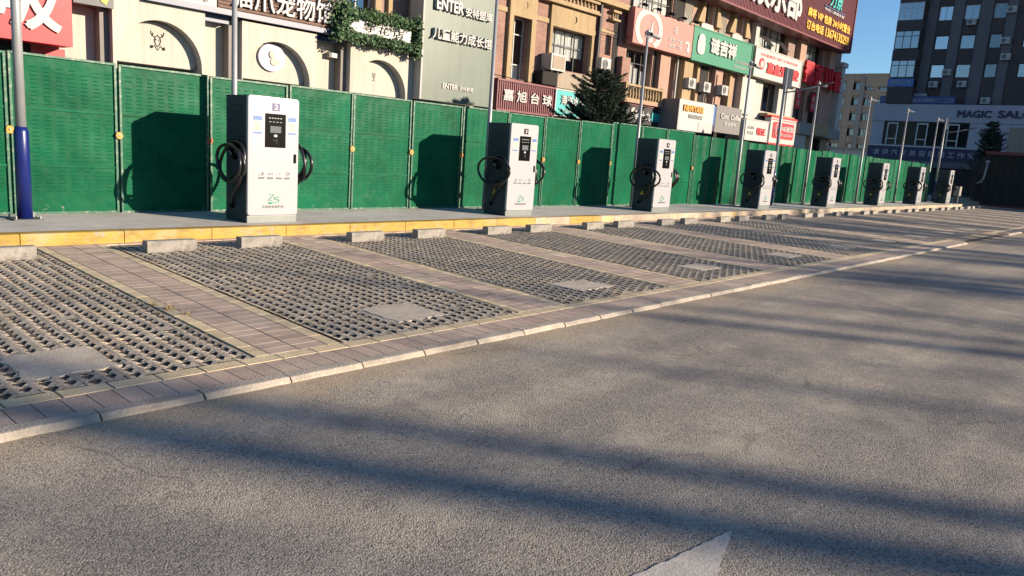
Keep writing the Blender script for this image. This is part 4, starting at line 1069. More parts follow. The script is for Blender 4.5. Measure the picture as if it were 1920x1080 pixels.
part(B2, "pilaster", MT['brick'], (25.95,26.55,y0-.3,y0-.003,3.9,5.6)); part(B2, "recess_shade", MT['dark'], (25.56,25.94,y0-.02,y0-.002,3.9,7.2), (28.78,28.98,y0-.02,y0-.002,3.9,6.2),(33.1,33.9,y0-.02,y0-.002,4.0,6.1))  # near-black plates on the flat wall paint in the shade of recesses
m = MB(); m.tube([(24.40,y0-.12,3.7),(24.40,y0-.12,9.5)], .085, 8); m.build("downpipe", MT['fr_dark'], B2); m = MB(); m.tube([(30.72,y0-.10,3.9),(30.72,y0-.10,6.4)], .05, 8); m.build("downpipe", MT['wletter'], B2)
part(B2, "balcony_slab", MT['pink'], (25.95,29.0,14.42,y0-.003,3.78,3.88)); balusters(B2, 26.12, 28.85, 3.88, 4.54, 14.45, 12)
part(B2, "balcony_post", MT['tan'], (25.98,26.10,14.42,14.66,3.88,4.58),(28.87,29.0,14.42,14.66,3.88,4.58))
m = MB()
for x0,x1,z0,z1,sag in ((18.2,24.3,3.98,4.05,.10),(24.5,31.0,6.45,6.6,.18),(20.6,24.4,4.55,4.2,.12),(29.0,37.2,6.12,6.05,.06)):
    m.tube([(x0+(x1-x0)*k/14, y0-.38, z0+(z1-z0)*k/14-sag*math.sin(math.pi*k/14)) for k in range(15)], .014, 5)
m.build("wall_wiring", MT['black'], B2)
for x,z0,z1 in ((24.0,4.0,4.9),(31.9,3.9,4.9),(33.6,3.9,4.9),(35.0,3.9,4.9)):
    m = MB(); m.tube([(x,y0-.05,z0),(x,y0-.05,z1-.2),(x-.1,y0-.15,z1)], .022, 6); m.build("refrigerant_pipe", MT['wletter'], B2)
# its signs
t = thing("billiard_sign", "maroon ribbed sign with four white characters above the fence", "sign", (20,15,2.87))
corrugated(t, "board", MT['maroon'], 18.40, 21.55, 2.86, 3.82, 14.6, .35); part(t, "rim", MT['maroon'], (18.38,21.57,14.57,14.97,3.82,3.88),(18.38,21.57,14.57,14.97,2.80,2.86))
text("嘉 旭 台 球", 18.68, 21.36, 3.16, 3.56, 14.60, MT['wletter'], t, .05, .02)
t = sign("shop_sign", "turquoise sign with white lettering half hidden by the dark spruce", 21.66, 24.10, 2.90, 3.82, 14.62, .3, MT['tealsign'], MT['wletter'])
text("海洋水族", 21.95, 23.4, 3.30, 3.66, 14.62, MT['wletter'], t, .05, .02); text("专业水族", 21.98, 22.9, 3.02, 3.15, 14.62, MT['wletter'], t, .02)
t = thing("wall_board", "plain tan board fixed above the turquoise sign", "board", (22.9,15,3.9)); part(t, "board", MT['tanboard'], (21.62,24.2,14.6,14.72,3.90,4.52))
t = thing("shop_sign", "black sign with white and turquoise lettering below the balcony", "sign", (28.3,15,2.95))
part(t, "board", MT['blacksign'], (26.45,30.13,14.6,14.95,2.95,3.70)); part(t, "rim", MT['maroon'], (26.4,30.2,14.55,14.97,3.70,3.78))
text("醉十九", 27.05, 28.34, 3.13, 3.52, 14.60, MT['wletter'], t, .04, .02); text("精酿酒馆", 28.40, 30.02, 3.12, 3.52, 14.60, MT['tealsign'], t, .04, .03)
m = MB()
for a,b,c,d in ((26.62,3.15,26.95,3.45),(26.70,3.28,27.0,3.62),(26.58,3.1,26.9,3.2)): m.prism([(a,b),((a+c)/2+.08,b+.02),(c,d),((a+c)/2-.08,d-.05)], 'y', 14.55, 14.598)
m.build("fan_emblem", MT['palepink'], t); text("TAVERN BAR", 28.95, 30.0, 3.585, 3.645, 14.6, MT['wletter'], t, .01)
t = thing("pink_sign", "salmon sign with a broad white ring at its left end", "sign", (28.6,15,6.2))
part(t, "board", MT['signpink'], (26.14,31.05,14.42,14.75,6.18,7.60))
m = MB(); n = 40; vs = []; 
for k in range(n+1):
    a = R(-62+304*k/n); 
    for q in (1.06,.74): vs.append((27.28+q*1.02*math.cos(a), 14.40, max(6.20,6.86+q*.80*math.sin(a))))
m.add(vs, [(2*k,2*k+2,2*k+3,2*k+1) for k in range(n)]); m.v = [(min(max(x,26.16),31),y,min(z,7.58)) for x,y,z in m.v]; m.build("ring", MT['palepink'], t, fix=False)
m = MB(); m.prism([(27.3,6.35),(27.62,6.35),(27.5,7.3),(27.42,7.0)], 'y', 14.395, 14.418); m.build("spoon_shape", MT['wletter'], t)
text("福", 29.25, 29.6, 6.98, 7.32, 14.42, MT['wletter'], t, .02); text("炸鸡汉堡", 28.9, 30.1, 6.60, 6.78, 14.42, MT['wletter'], t, .02, .01); text("披萨小吃", 28.95, 30.1, 6.38, 6.55, 14.42, MT['wletter'], t, .02, .01)
m = MB(); m.prism([(30.35,6.82),(30.75,6.82),(30.75,6.55),(30.85,6.55),(30.68,6.30),(30.5,6.55),(30.6,6.55),(30.6,6.72),(30.35,6.72)], 'y', 14.40, 14.418); m.build("arrow", MT['wletter'], t)
for k in range(5):
    x = 26.5+k*1.08; l = thing("sign_lamp", "%s small black lamp from the left on top of the salmon sign" % cnt(k+1), "lamp", (x,14.5,7.6), "lamps on top of the salmon sign")
    m = MB(); m.tube([(x,14.6,7.6),(x,14.45,7.75),(x,14.25,7.74)], .02, 6); m.build("arm", MT['black'], l); m = MB(); m.tube([(x-.12,14.2,7.70),(x+.12,14.2,7.70)], .065, 8); m.build("shade", MT['black'], l)
t = sign("shop_sign", "green sign with chunky white characters beside the salmon sign", 31.08, 37.2, 6.17, 7.60, 14.42, .33, MT['signgreen'], MT['signgreen'])
text("谜吉祥", 32.65, 35.35, 6.62, 7.36, 14.42, MT['wletter'], t, .08, .045); text("24小时自助棋牌", 35.45, 37.1, 6.52, 6.68, 14.42, MT['wletter'], t, .02); text("024-8654721", 35.3, 36.9, 6.30, 6.42, 14.42, MT['wletter'], t, .02)
m = MB(); m.prism(rrect(31.45,32.15,6.45,7.2,.25,5), 'y', 14.37, 14.418); m.prism([(31.8+.3*math.cos(k*.4), 7.15+.22*math.sin(k*.4)) for k in range(16)], 'y', 14.36, 14.417); m.build("rounded_emblem", MT['wletter'], t)
t = thing("takeaway_sign", "white box sign with orange NEWTAKE lettering over the fence", "sign", (30.7,14.9,2.85))
part(t, "board", MT['wletter'], (29.10,32.30,13.62,14.9,2.86,4.19)); part(t, "side_panel", MT['greysign'], (29.05,29.099,13.62,14.95,1.5,4.19))
text("NEWTAKE", 29.42, 31.25, 3.70, 3.98, 13.62, MT['orange'], t, .06, .04); part(t, "label_strip", MT['dgrey'], (29.95,31.2,13.605,13.619,3.42,3.58)); text("新品汉堡", 30.1, 31.1, 3.44, 3.56, 13.604, MT['wletter'], t, .005)
part(t, "poster", MT['palepink'], (30.95,32.25,13.60,13.619,2.92,3.28))
t = thing("banner", "narrow blue banner between the white and the grey sign", "banner", (33.5,14.6,3.1)); part(t, "panel", MT['blue'], (33.38,33.78,14.3,14.34,3.35,4.25)); part(t, "lower_stripe", MT['navysign'], (33.38,33.78,14.3,14.34,3.05,3.349))
t = sign("coffee_sign", "grey sign reading Cotti Coffee in white above the fence", 33.84, 36.62, 3.02, 4.34, 14.3, .4, MT['greysign'])
text("Cotti Coffee", 34.3, 36.5, 3.70, 3.98, 14.30, MT['wletter'], t, .05, .03); text("库迪咖啡", 34.75, 36.05, 3.38, 3.60, 14.30, MT['wletter'], t, .03, .02)
# air conditioners on the brick block
t = ac_unit(21.45, 4.47, 14.45, "large cream box cooler on the wall left of the wide curtained window", .85, .60, .5, grille=False); part(t, "front_grille", MT['tanboard'], (21.10,21.80,14.435,14.449,4.54,5.0))
t = thing("ventilator_box", "black ventilator box beneath the cream box cooler", "ventilator", (21,15,3.9)); part(t, "body", MT['dark'], (20.65,21.55,14.5,15.0,3.92,4.40), bevel=.02); part(t, "spout", MT['black'], (20.95,21.3,14.55,14.9,4.40,4.43))
ac_unit(24.62, 4.86, 14.55, "white air conditioner above the dark spruce beside the downpipe", .66, .48)
ac_unit(31.40, 4.86, 14.40, "white air conditioner on the tan pier above NEWTAKE sign", .66, .46)
ac_unit(33.15, 4.86, 14.55, "white air conditioner left of the pink pilaster", .68, .46)
ac_unit(34.62, 4.86, 14.35, "white air conditioner above the grey coffee sign", .66, .46)

# ------------------------------------------------------------------ 3. corner block
B3 = thing("corner_building", "pale corner block with a huge maroon roof sign", "building", (44.5,22,0))
H3 = [(40.25,42.45,4.55,6.17),(38.4,43.0,7.80,9.5),(45.0,48.35,7.9,9.5),(45.0,46.4,4.4,6.3),(47.2,48.8,4.4,6.3)]
wall(B3, "pale_wall", MT['pale'], 37.4, 44.1, 3.4, 7.70, y0-.02, H3[:1], back=8.0)
wall(B3, "upper_wall", MT['dbrick'], 37.4, 51.6, 7.70, 12.8, y0, H3[1:3], back=8.0)
wall(B3, "brick_wall", MT['pink'], 44.1, 51.6, 3.4, 7.70, y0, H3[3:], back=8.0)
part(B3, "ground_floor", MT['stone'], (37.4,51.6,15.2,23,0.0,3.4))
window(B3, 40.25, 42.45, 4.55, 6.17, y0+.26, 3, 1, MT['fr_dark'], curtain=[(.0,.4,0,1)], light=MT['gold'])
window(B3, 38.4, 43.0, 7.80, 9.5, y0+.3, 5, 2, MT['fr_dark'], curtain=[(.02,.2,0,1),(.3,.5,.1,1),(.55,.95,0,1)])
window(B3, 45.0, 48.35, 7.9, 9.5, y0+.3, 5, 2, MT['fr_dark'], curtain=[(.02,.4,0,1),(.5,.95,0,1)])
window(B3, 45.0, 46.4, 4.4, 6.3, y0+.3, 2, 1, MT['fr_dark']); window(B3, 47.2, 48.8, 4.4, 6.3, y0+.3, 2, 1, MT['fr_dark'])
for k, x in enumerate((39.2,41.3)):
    s = MB(); s.add([(x,14.95,8.45),(x+.8,14.95,8.45),(x+.8,14.5,7.95),(x,14.5,7.95),(x,14.98,8.45),(x+.8,14.98,8.45),(x+.8,14.53,7.95),(x,14.53,7.95)], [(0,1,2,3),(4,7,6,5),(0,3,7,4),(1,5,6,2),(3,2,6,7)]); s.build("open_sash", MT['fr_dark'], B3)
part(B3, "pier", MT['pink'], (44.1,44.95,y0-.3,y0-.003,7.75,9.1)); part(B3, "pier", MT['pink'], (48.9,49.8,y0-.3,y0-.003,7.4,9.1)); part(B3, "pier", MT['pale'], (38.0,38.42,y0-.3,y0-.023,7.75,9.1))
part(B3, "white_pilaster", MT['wletter'], (37.5,38.75,y0-.25,y0-.023,4.2,6.05)); part(B3, "white_pilaster", MT['wletter'], (43.1,44.2,y0-.25,y0-.023,4.2,6.2))
part(B3, "window_box", MT['tan'], (40.2,44.0,14.5,y0-.023,4.28,4.45)); t = thing("shop_sign", "small dark sign with tan rim under the tall pale window", "sign", (41.3,15,3.9)); part(t, "board", MT['blacksign'], (40.3,43.0,14.55,14.65,3.98,4.27)); text("ARTISAN", 40.5, 42.0, 4.02, 4.20, 14.55, MT['tan'], t, .02)
part(B3, "corner_column", MT['pale'], (50.9,51.6,14.55,y0-.003,4.2,6.6),(50.8,51.7,14.5,y0-.003,6.6,6.75),(51.0,51.55,14.6,y0-.003,6.75,8.2),(50.8,51.7,14.5,y0-.003,8.2,8.5))
part(B3, "stone_band", MT['stone'], (44.6,51.6,14.4,y0-.003,3.58,4.2))
part(B3, "stone_bracket", MT['tan'], (46.6,49.0,14.2,14.398,3.62,4.32))
part(B3, "shopfront", MT['cream'], (43.9,46.4,14.6,15.15,2.2,3.55))
m = MB()
for xc, w_ in ((47.6,1.1),(50.2,.9)):
    pts = [(xc-w_,1.5)]+[(xc+w_*math.cos(math.pi*(1-k/14)), 2.9+.55*math.sin(math.pi*k/14)) for k in range(15)]+[(xc+w_,1.5)]
    m.prism(pts, 'y', 14.95, 15.15)
m.build("arched_shop_window", MT['tan'], B3); part(B3, "shopfront_pier", MT['dark'], (46.4,46.55,14.7,15.15,0.5,3.5),(48.75,49.1,14.7,15.15,.5,3.5)); part(B3, "shopfront_base", MT['redl'], (46.56,48.74,14.8,14.94,1.8,2.45))
t = sign("dental_sign", "white sign with red dental clinic lettering", 37.66, 43.9, 6.20, 7.62, 14.42, .35, MT['wletter'], MT['cream'])
text("嘉鑫爱口腔", 39.15, 43.5, 6.46, 7.06, 14.42, MT['redl'], t, .06, .03); text("沈阳嘉鑫爱口腔门诊部欢迎您", 38.2, 43.2, 7.26, 7.42, 14.42, MT['redl'], t, .01)
m = MB(); m.prism([(38.5+.32*math.cos(k*.3), 6.86+.3*math.sin(k*.3)) for k in range(21)], 'y', 14.39, 14.418); e_ = m.build("emblem", MT['redl'], t); m = MB(); m.prism([(38.5+.2*math.cos(k*.3), 6.84+.18*math.sin(k*.3)) for k in range(21)], 'y', 14.37, 14.389); m.build("emblem_core", MT['palepink'], e_)
t = thing("restaurant_sign", "row of four large red characters beside the dental sign", "sign", (47.3,15,6.5))
part(t, "mounting_frame", MT['fr_dark'], (44.3,50.6,14.5,14.56,6.75,6.82),(44.3,50.6,14.5,14.56,7.42,7.49),(44.6,44.68,14.56,14.99,6.7,7.5),(50.2,50.28,14.56,14.99,6.7,7.5))
for k, ch in enumerate("蜀道川香"):
    xa = 44.25+k*1.6; text(ch, xa+.02, xa+1.36, 6.50, 7.80, 14.50, MT['redl'], t, .16, .035)
for k, x in enumerate((44.7,47.0)):
    t = thing("banner", "red hanging banner under the %s of the big red characters" % ("left pair","right pair")[k], "banner", (x,14.8,5.2)); part(t, "cloth", MT['redl'], (x-.28,x+.32,14.7,14.73,5.05,6.15)); text("辣", x-.18, x+.22, 5.2, 5.56, 14.70, MT['wletter'], t, .01); text("麻", x-.18, x+.22, 5.64, 6.0, 14.70, MT['wletter'], t, .01)
t = sign("shop_sign", "low white sign with red characters right of the grey coffee sign", 37.25, 40.1, 2.88, 3.90, 14.3, .3, MT['wletter'], MT['pale'])
text("特正", 38.6, 39.75, 3.15, 3.55, 14.30, MT['redl'], t, .04, .04); text("好店", 37.5, 38.3, 3.13, 3.32, 14.30, MT['stone'], t, .02); text("品质", 37.5, 38.3, 3.42, 3.6, 14.30, MT['stone'], t, .02)
t = sign("salon_sign", "white sign with a rounded red AE plate above the fence", 40.15, 43.7, 2.85, 4.22, 14.22, .36, MT['wletter'])
part(t, "trim", MT['redl'], (40.1,43.75,14.2,14.6,4.22,4.33),(40.1,43.75,14.2,14.6,2.76,2.85),(40.2,43.65,14.205,14.219,4.10,4.14))
m = MB(); m.prism(rrect(40.48,43.4,3.12,4.0,.12,4), 'y', 14.19, 14.219); pl = m.build("plate", MT['redl'], t)
m = MB(); m.tube([(41.0+.30*math.cos(k*.3142), 14.18, 3.56+.32*math.sin(k*.3142)) for k in range(21)], .035, 6); m.tube([(40.9,14.18,3.42),(40.9,14.18,3.68),(41.02,14.18,3.74),(41.1,14.18,3.6),(41.1,14.18,3.42)], .03, 5); m.build("ring", MT['wletter'], pl)
text("AE造型", 41.5, 43.25, 3.54, 3.84, 14.19, MT['wletter'], pl, .03, .03); text("专业烫染", 41.5, 43.1, 3.26, 3.42, 14.19, MT['wletter'], pl, .02, .01)
# the huge maroon club sign
t = thing("club_sign", "huge maroon ribbed roof sign with white and gold lettering", "sign", (42,15,9.0))
corrugated(t, "board", MT['maroon'], 29.0, 50.1, 9.02, 12.9, 14.0, .98, .16); part(t, "rim", MT['maroon'], (29.0,50.15,13.95,14.98,8.93,9.02),(50.1,50.2,13.95,14.98,9.02,12.9))
text("娱乐部", 35.4, 41.6, 9.42, 11.3, 13.99, MT['wletter'], t, .10, .035)
text("麻将 VIP 包房 24小时营业", 42.6, 49.5, 9.98, 10.48, 13.99, MT['gold'], t, .05, .03); text("订台电话", 42.6, 45.2, 9.30, 9.80, 13.99, MT['gold'], t, .05, .03); text("13674135258", 45.5, 49.5, 9.30, 9.80, 13.99, MT['gold'], t, .05, .03)
text("中式八球俱乐部", 45.0, 48.2, 10.70, 10.88, 13.99, MT['wletter'], t, .03, .02); text("力京", 45.6, 47.6, 11.02, 11.75, 13.99, MT['tealsign'], t, .06, .03)
m = MB(); m.box(44.9,48.2,13.93,13.985,10.92,10.955); m.build("underline", MT['blue'], t)
# ------------------------------------------------------------------ 4. dark apartment tower with the salon at its foot (faces -X: local x = -Y)
T = thing("apartment_tower", "dark apartment block in shade above the salon at the right", "building", (78,0,0), None, -math.pi/2, True)
wins = []
ROWS = [(10.68,11.88),(13.22,14.45),(15.78,17.05),(18.35,19.6)]
COLS = [(-16.55,-15.42),(-14.45,-13.28),(-12.15,-11.2),(-9.6,-8.5),(-6.9,-5.8)]
hol = []
for z0,z1 in ROWS:
    for a,b in COLS: hol.append((a,b,z0,z1))
hol.append((-10.35,-8.9,8.65,9.55)) if False else None
wall(T, "tower_wall", MT['tower'], -17.5, 45.5, 8.25, 25.0, 0.9, hol, .22, back=14)  # unseen right-hand stretch added to cast shade on the lot's far end
for (a,b) in ((-15.35,-14.5),(-13.2,-12.22),(-17.45,-16.62),(-11.1,-10.35)):
    part(T, "wall_strip", MT['tower2'], (a,b,.80,.897,8.30,24.9))
for k,(a,b,z0,z1) in enumerate([h for h in hol]):
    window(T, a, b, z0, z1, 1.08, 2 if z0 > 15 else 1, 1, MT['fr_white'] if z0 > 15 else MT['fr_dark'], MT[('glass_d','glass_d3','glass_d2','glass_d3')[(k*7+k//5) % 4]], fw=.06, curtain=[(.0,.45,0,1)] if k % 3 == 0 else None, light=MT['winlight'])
# stacked bay windows at the corner
for k,(z0,z1) in enumerate(((10.6,12.2),(13.2,14.85),(15.7,17.35),(18.3,19.9))):
    part(T, "bay_wall", MT['tower'], (-19.75,-17.5,-.15,14.9,z1,z1+ (.95 if k < 3 else 5.0)))
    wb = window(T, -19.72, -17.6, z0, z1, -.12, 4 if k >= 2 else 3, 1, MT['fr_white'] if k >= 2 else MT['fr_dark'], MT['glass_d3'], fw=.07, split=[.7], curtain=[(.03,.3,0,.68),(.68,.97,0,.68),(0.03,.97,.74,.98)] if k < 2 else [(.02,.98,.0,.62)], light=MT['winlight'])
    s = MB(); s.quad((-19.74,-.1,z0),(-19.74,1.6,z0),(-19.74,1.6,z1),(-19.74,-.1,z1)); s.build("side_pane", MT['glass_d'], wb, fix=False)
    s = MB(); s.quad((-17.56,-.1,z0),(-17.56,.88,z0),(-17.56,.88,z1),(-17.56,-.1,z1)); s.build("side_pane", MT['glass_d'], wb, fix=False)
part(T, "bay_wall", MT['tower'], (-19.75,-17.5,-.15,14.9,8.25,9.75)); part(T, "corner_core", MT['tower'], (-19.70,-17.52,1.7,14.8,9.75,25))
part(T, "podium_wall", MT['band'], (-20.75,45.5,0.0,16,6.62,8.2)); part(T, "podium_core", MT['tower'], (-20.6,45.5,1.6,15.9,0,6.6))
part(T, "podium_pier", MT['band'], (-20.7,-19.6,.1,1.5,4.4,6.62)); part(T, "white_panel", MT['band'], (-12.3,45.5,.05,1.5,3.4,6.6))
part(T, "sill_band", MT['fr_white'], (-20.6,-12.3,.1,1.5,4.28,4.40))
w_ = window(T, -19.55, -12.35, 4.42, 6.6, .35, 1, 1, MT['fr_dark'], MT['glass_p'], fw=.08)
for a in (-19.3,-16.7,-14.1):
    m = MB(); b = a+.85
    m.box(a,a+.10,.22,.34,4.45,6.5); m.box(b,b+.10,.22,.34,4.45,6.5); m.box(a+.1,b,.22,.34,6.36,6.5); m.box(a+.1,b,.22,.34,4.95,5.04); m.build("sash", MT['fr_white'], w_)
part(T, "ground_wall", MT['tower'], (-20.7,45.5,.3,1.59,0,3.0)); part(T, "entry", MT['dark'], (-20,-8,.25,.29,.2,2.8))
part(T, "poster", MT['tanboard'], (-9.2,-7.9,.02,.049,4.2,6.3)); part(T, "poster", MT['dark'], (-10.2,-9.6,.02,.049,3.6,5.6))
# signs on it (local space of the same facade)
def tsign(name, label, u0, u1, z0, z1, d, m):
    t = thing(name, label, "sign", (78+d,-(u0+u1)/2,z0), None, -math.pi/2, True); t.location = (78, 0, 0)
    part(t, "board", m, (u0,u1,d,d+.15,z0,z1)); return t
t = thing("salon_lettering", "dark MAGIC SALON letters on the lilac grey band", "sign", (78,0,0), None, -math.pi/2, True)
text("MAGIC", -13.45, -10.75, 7.08, 7.72, 0.0, MT['navysign'], t, .08, .03); text("SALON", -10.28, -6.7, 7.10, 7.76, 0.0, MT['navysign'], t, .08, .03)
t = tsign("car_care_sign", "dark sign with grey characters for a car beauty workshop", -20.75, -11.0, 3.08, 4.26, 0.0, MT['navysign'])
text("清 伊 汽 车 美 容 贴 膜 工 作 室", -20.2, -11.5, 3.42, 3.98, 0.0, MT['band'], t, .05, .01)
part(T, "lower_band", MT['tower2'], (-20.7,-11.0,.05,.29,2.5,3.07)); text("车汽", -16.7, -14.9, 2.62, 2.98, 0.05, MT['band'], t, .03)
t = tsign("service_sign", "narrow blue sign with white lettering above the lilac band", -20.3, -13.8, 8.25, 8.92, 0.1, MT['bluesign'])
text("工商注册代理记账商标注册 会计实操培训", -20.15, -15.5, 8.40, 8.76, .10, MT['wletter'], t, .02); text("手机", -15.4, -14.95, 8.36, 8.53, .10, MT['lgrey'], t, .02); text("138-4005", -14.85, -13.95, 8.36, 8.53, .10, MT['lgrey'], t, .02); text("电话", -15.4, -14.95, 8.61, 8.78, .10, MT['lgrey'], t, .02); text("024-8654", -14.85, -13.95, 8.61, 8.78, .10, MT['lgrey'], t, .02)
t = tsign("shop_sign", "blue sign with pale characters below the tower's corner bay", -19.75, -17.5, 9.78, 10.5, -.22, MT['blue'])
text("律师公司", -19.5, -17.75, 9.95, 10.35, -.22, MT['lgrey'], t, .02)
t = tsign("shop_sign", "small white plate above the narrow blue sign", -17.5, -16.4, 8.98, 9.22, .6, MT['lgrey'])
def tac(u, z, label, d=.3):
    t = ac_unit(u, z, .45, label, .72, .54, .40); t.location = (78, 0, 0); t.rotation_euler = (0,0,-math.pi/2)
    for ch in t.children:
        # parts were built relative to the unit's own base: move them back to facade space
        ch.data.transform(Matrix.Translation((u, .45+.40, z)))
        for q in ch.children: q.data.transform(Matrix.Translation((u, .45+.40, z)))
    return t
for u, z, l in ((-16.0,9.78,"grey air conditioner on the tower above the small white plate"),(-13.65,9.80,"grey air conditioner below the tower's second lowest window"),(-13.72,15.22,"grey air conditioner under the paired white framed window, uppermost middle"),(-10.85,13.5,"grey air conditioner beside the tower's third window column, upper"),(-10.6,12.12,"grey air conditioner between the third column's two windows"),(-15.05,10.85,"grey air conditioner beside the lowest window of the first column"),(-11.55,8.36,"grey air conditioner at the tower foot above the band"),(-10.75,16.1,"grey air conditioner beside the top window of the third column")):
    tac(u, z, l)
# ------------------------------------------------------------------ 5. beige block far behind
FB = thing("far_apartment_building", "beige and grey apartment block far behind between the tower and the shops", "building", (140,0,0), None, -math.pi/2, True)
hol = []
for k in range(5):
    for c in range(9): hol.append((-58.5+c*2.35, -57.0+c*2.35, 3.0+k*2.62+2.2, 4.3+k*2.62+2.2))
wall(FB, "grey_wall", MT['fargrey'], -60.0, -47.6, 0.0, 17.9, 0, [h for h in hol if h[0] < -47.7], .35, back=12)
wall(FB, "beige_wall", MT['farbeige'], -47.6, -37.0, 0.0, 17.9, 0, [h for h in hol if h[0] >= -47.7], .35, back=12)
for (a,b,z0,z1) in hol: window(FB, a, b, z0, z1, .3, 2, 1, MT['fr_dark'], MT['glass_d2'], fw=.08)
for a in (-56.9,-52.2,-47.5,-42.8): part(FB, "wall_strip", MT['fargrey'], (a,a+.8,-.35,-.003,0,18.0))
for k in range(6): part(FB, "beige_panel", MT['farbeige'], (-46.6,-42.85,-.2,-.003,4.3+k*2.62-.05,5.1+k*2.62)); 
part(FB, "beige_panel", MT['farbeige'], (-41.9,-37.0,-.25,-.003,16.2,18.1), (-45.0,-43.9,-.25,-.21,4,18.1)); part(FB, "roof_edge", MT['farbeige'], (-60,-37,-.3,.5,18.1,18.4))
for k in range(5):
    for c in range(9):
        if (k+c) % 2 == 0: part(FB, "window_ledge", MT['fr_white'], (-58.6+c*2.35,-56.9+c*2.35,-.12,-.003,5.05+k*2.62,5.17+k*2.62))
t = thing("low_white_building", "low white kiosk behind the fence before the far beige block", "building", (100,30,0))
part(t, "wall", MT['wletter'], (98,104,25.5,31.5,0,4.3)); part(t, "opening", MT['dark'], (97.95,97.99,28.6,30.2,.3,3.3),(97.95,97.99,26.4,27.2,.3,3.5)); part(t, "roof_edge", MT['stone'], (97.6,104.4,25.2,31.8,4.3,4.5))
for k,(yy,zz) in enumerate(((27.6,5.6),(23.5,4.6))):
    m = MB(); m.tube([(92,yy,0),(92,yy,zz)], .07, 6); tag(m.build("thin_pole", MT['dgrey'] if k == 0 else MT['galv'], None), "thin %s pole behind the fence near the salon building" % ("dark","pale")[k], "pole")

# ------------------------------------------------------------------ trees
def spruce(x, y, top, rad, z0, label, n=26, seed=1, dens=1.0):
    rnd = random.Random(seed)
    t = thing("spruce_tree", label, "tree", (x,y,0))
    m = MB(); m.tube([(x,y,0),(x,y,top*.6),(x,y,top)], [.12,.07,.012], 8); m.build("trunk", MT['bark'], t)
    br = MB(); cr = MB()
    z = z0
    while z < top-.06:
        u = (z-z0)/(top-z0); L = rad*(1-u)**.55*(rnd.uniform(.62,1.15))+.08
        nb = max(5, int(12*(1-u*.5)))
        for k in range(nb):
            if rnd.random() < .16: continue
            lop = 1+.25*math.cos(6.283*k/nb-3.4)
            a = 6.283*k/nb+rnd.uniform(-.4,.4); l = L*rnd.uniform(.5,1.15)*lop
            pts = []
            for q in range(7):
                s = q/6; pts.append(Vector((x+math.cos(a)*l*s, y+math.sin(a)*l*s, z+l*(.10*s+.32*s*s)-.05*s)))
            br.tube(pts, [.016*(1-.8*q/6) for q in range(7)], 4)
            for q in range(int(120*l*dens)+14):
                s = rnd.uniform(.12,1.0); i = min(5, int(s*6)); p = pts[i].lerp(pts[i+1], s*6-i)
                b = a+rnd.choice((-1,1))*rnd.uniform(.5,1.1); ll = rnd.uniform(.10,.22)*(1.15-.5*s)*max(.6,rad/1.5)
                d = Vector((math.cos(b), math.sin(b), rnd.uniform(-.05,.55))).normalized(); e = p+d*ll
                # a needle-covered twig: crossed slim blades
                for h in range(5):
                    f = p.lerp(e, h/5); dd = (d+Vector((rnd.gauss(0,.55), rnd.gauss(0,.55), rnd.gauss(0,.5)))).normalized(); wv = dd.cross(Vector((rnd.gauss(0,1),rnd.gauss(0,1),rnd.gauss(0,1)))).normalized()*.011*max(1,rad/1.6)
                    g_ = f+dd*ll*.62
                    cr.add([f+wv, f-wv, g_], [(0,1,2)])
        z += rnd.uniform(.09,.16)*max(1,rad/1.6)
    b_ = br.build("limbs", MT['bark'], t); cr.build("crown", MT['needle'], t, fix=False)
    return t
spruce(18.85, 10.5, 4.15, 1.52, 1.9, "dark spruce tree just behind the green fence before the turquoise sign", seed=3)
spruce(66.0, 8.3, 6.0, 1.5, 1.6, "shaded spruce tree in front of the salon building", seed=5, dens=.8)
def bare_tree(x, y, h, r, label, seed, lean=(0,0), group="bare street trees beyond the frame", crown=0.55, dens=1.0, lvmax=3):
    rnd = random.Random(seed); t = thing("bare_tree", label, "tree", (x,y,0), group)
    tr = MB(); pts = [Vector((x+lean[0]*s*h+.12*math.sin(s*7+seed)*s, y+lean[1]*s*h+.12*math.cos(s*6+seed)*s, h*s)) for s in [k/10 for k in range(11)]]
    tr.tube(pts, [r*(1-.85*(k/10)**1.3) for k in range(11)], 10); tr.build("trunk", MT['bark'], t, smooth=True)
    lb = MB()
    def limb(p, d, l, rad, lv):
        n = 6; q = [p]; dd = d.copy()
        for k in range(n):
            dd = (dd+Vector((rnd.gauss(0,.13), rnd.gauss(0,.13), rnd.gauss(.05,.08)))).normalized(); q.append(q[-1]+dd*l/n)
        lb.tube(q, [max(.006, rad*(1-.8*k/n)) for k in range(n+1)], 6 if lv < 2 else 4, cap=False)
        if lv < lvmax:
            for _ in range(int((4 if lv == 0 else 3)*dens)+1):
                i = rnd.randint(1, n-1); e = (dd+Vector((rnd.gauss(0,.7), rnd.gauss(0,.7), rnd.gauss(.1,.4)))).normalized()
                limb(q[i], e, l*rnd.uniform(.4,.65), rad*.5, lv+1)
    for k in range(int(13*dens)):
        s = crown+(0.97-crown)*k/13+rnd.uniform(-.02,.02); i = min(9, int(s*10)); p = pts[i].lerp(pts[i+1], s*10-i)
        a = rnd.uniform(0,6.283); l = h*.26*(1.2-s)*rnd.uniform(.8,1.3)
        limb(p, Vector((math.cos(a)*.75, math.sin(a)*.75, .75)).normalized(), l, r*.34*(1.15-s*.7), 0)
    lb.build("limbs", MT['bark'], t, fix=False)
    return t
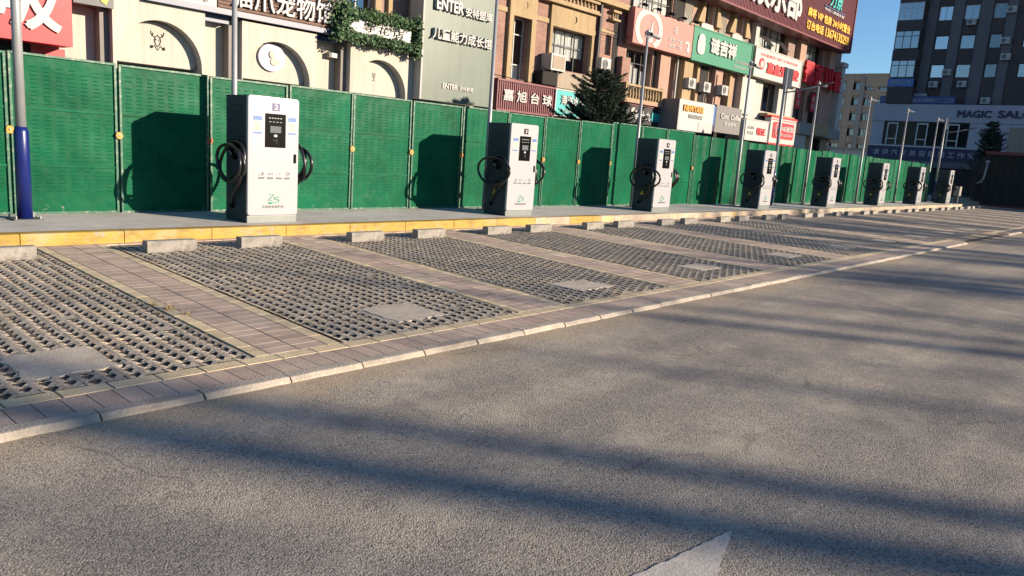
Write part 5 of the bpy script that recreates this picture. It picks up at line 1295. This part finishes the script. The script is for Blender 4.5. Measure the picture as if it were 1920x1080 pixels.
S_ = (math.sin(R(SUN_AZ)), math.cos(R(SUN_AZ)))
def at_q(q, D):          # a point whose shadow line crosses the lot at offset q, D metres towards the sun
    return q*.866+D*.5, q*.5-D*.866
streets = [(0.06, 40, 17, 0.34), (0.5, 46, 18, 0.3), (-0.9, 52, 16, 0.16), (2.4, 50, 16, 0.13), (4.45, 46, 12.8, 0.36), (5.15, 52, 14.3, 0.28), (6.0, 58, 15.8, 0.24), (8.6, 50, 12.5, 0.38), (9.3, 44, 10.9, 0.3), (10.2, 56, 14.1, 0.38), (13.4, 52, 13.0, 0.4), (14.3, 58, 14.6, 0.42), (15.2, 47, 11.7, 0.36), (18.8, 54, 13.5, 0.44), (19.9, 48, 12.0, 0.38), (21.0, 57, 14.3, 0.44), (24.4, 50, 12.5, 0.42), (25.6, 50, 12.5, 0.44), (-3.2, 46, 13, 0.26)]
for k,(q,D,h,r) in enumerate(streets):
    x, y = at_q(q, D)
    bare_tree(x, y, h, r, "bare street tree with upright limbs, %s along the road behind the viewer" % cnt(k+1), 20+k, (random.uniform(-.008,.008), random.uniform(-.008,.008)), crown=(.66 if q < 8 else .74), dens=(.42 if q < 8 else .9), lvmax=(1 if q < 8 else 2))
# leafless bushes at the far end beside the shed
for k,(x,y,h) in enumerate(((63.0,7.9,3.6),(64.5,7.3,3.9))):
    rnd = random.Random(90+k); m = MB()
    for _ in range(170):
        a = rnd.uniform(0,6.28); d = Vector((math.cos(a)*.4*rnd.random(), math.sin(a)*.4*rnd.random(), 1)).normalized(); p = Vector((x+rnd.gauss(0,.3), y+rnd.gauss(0,.3), .1)); q = [p]
        for s in range(5): d = (d+Vector((rnd.gauss(0,.14),rnd.gauss(0,.14),.02))).normalized(); q.append(q[-1]+d*h/5*rnd.uniform(.7,1.05))
        m.tube(q, [.012,.011,.01,.008,.006,.004], 4, cap=False)
    tag(m.build("bare_bush", MT['bark'], None, fix=False), "%s leafless brown bush behind the dark green shed" % ("nearer","taller, rear")[k], "bush")
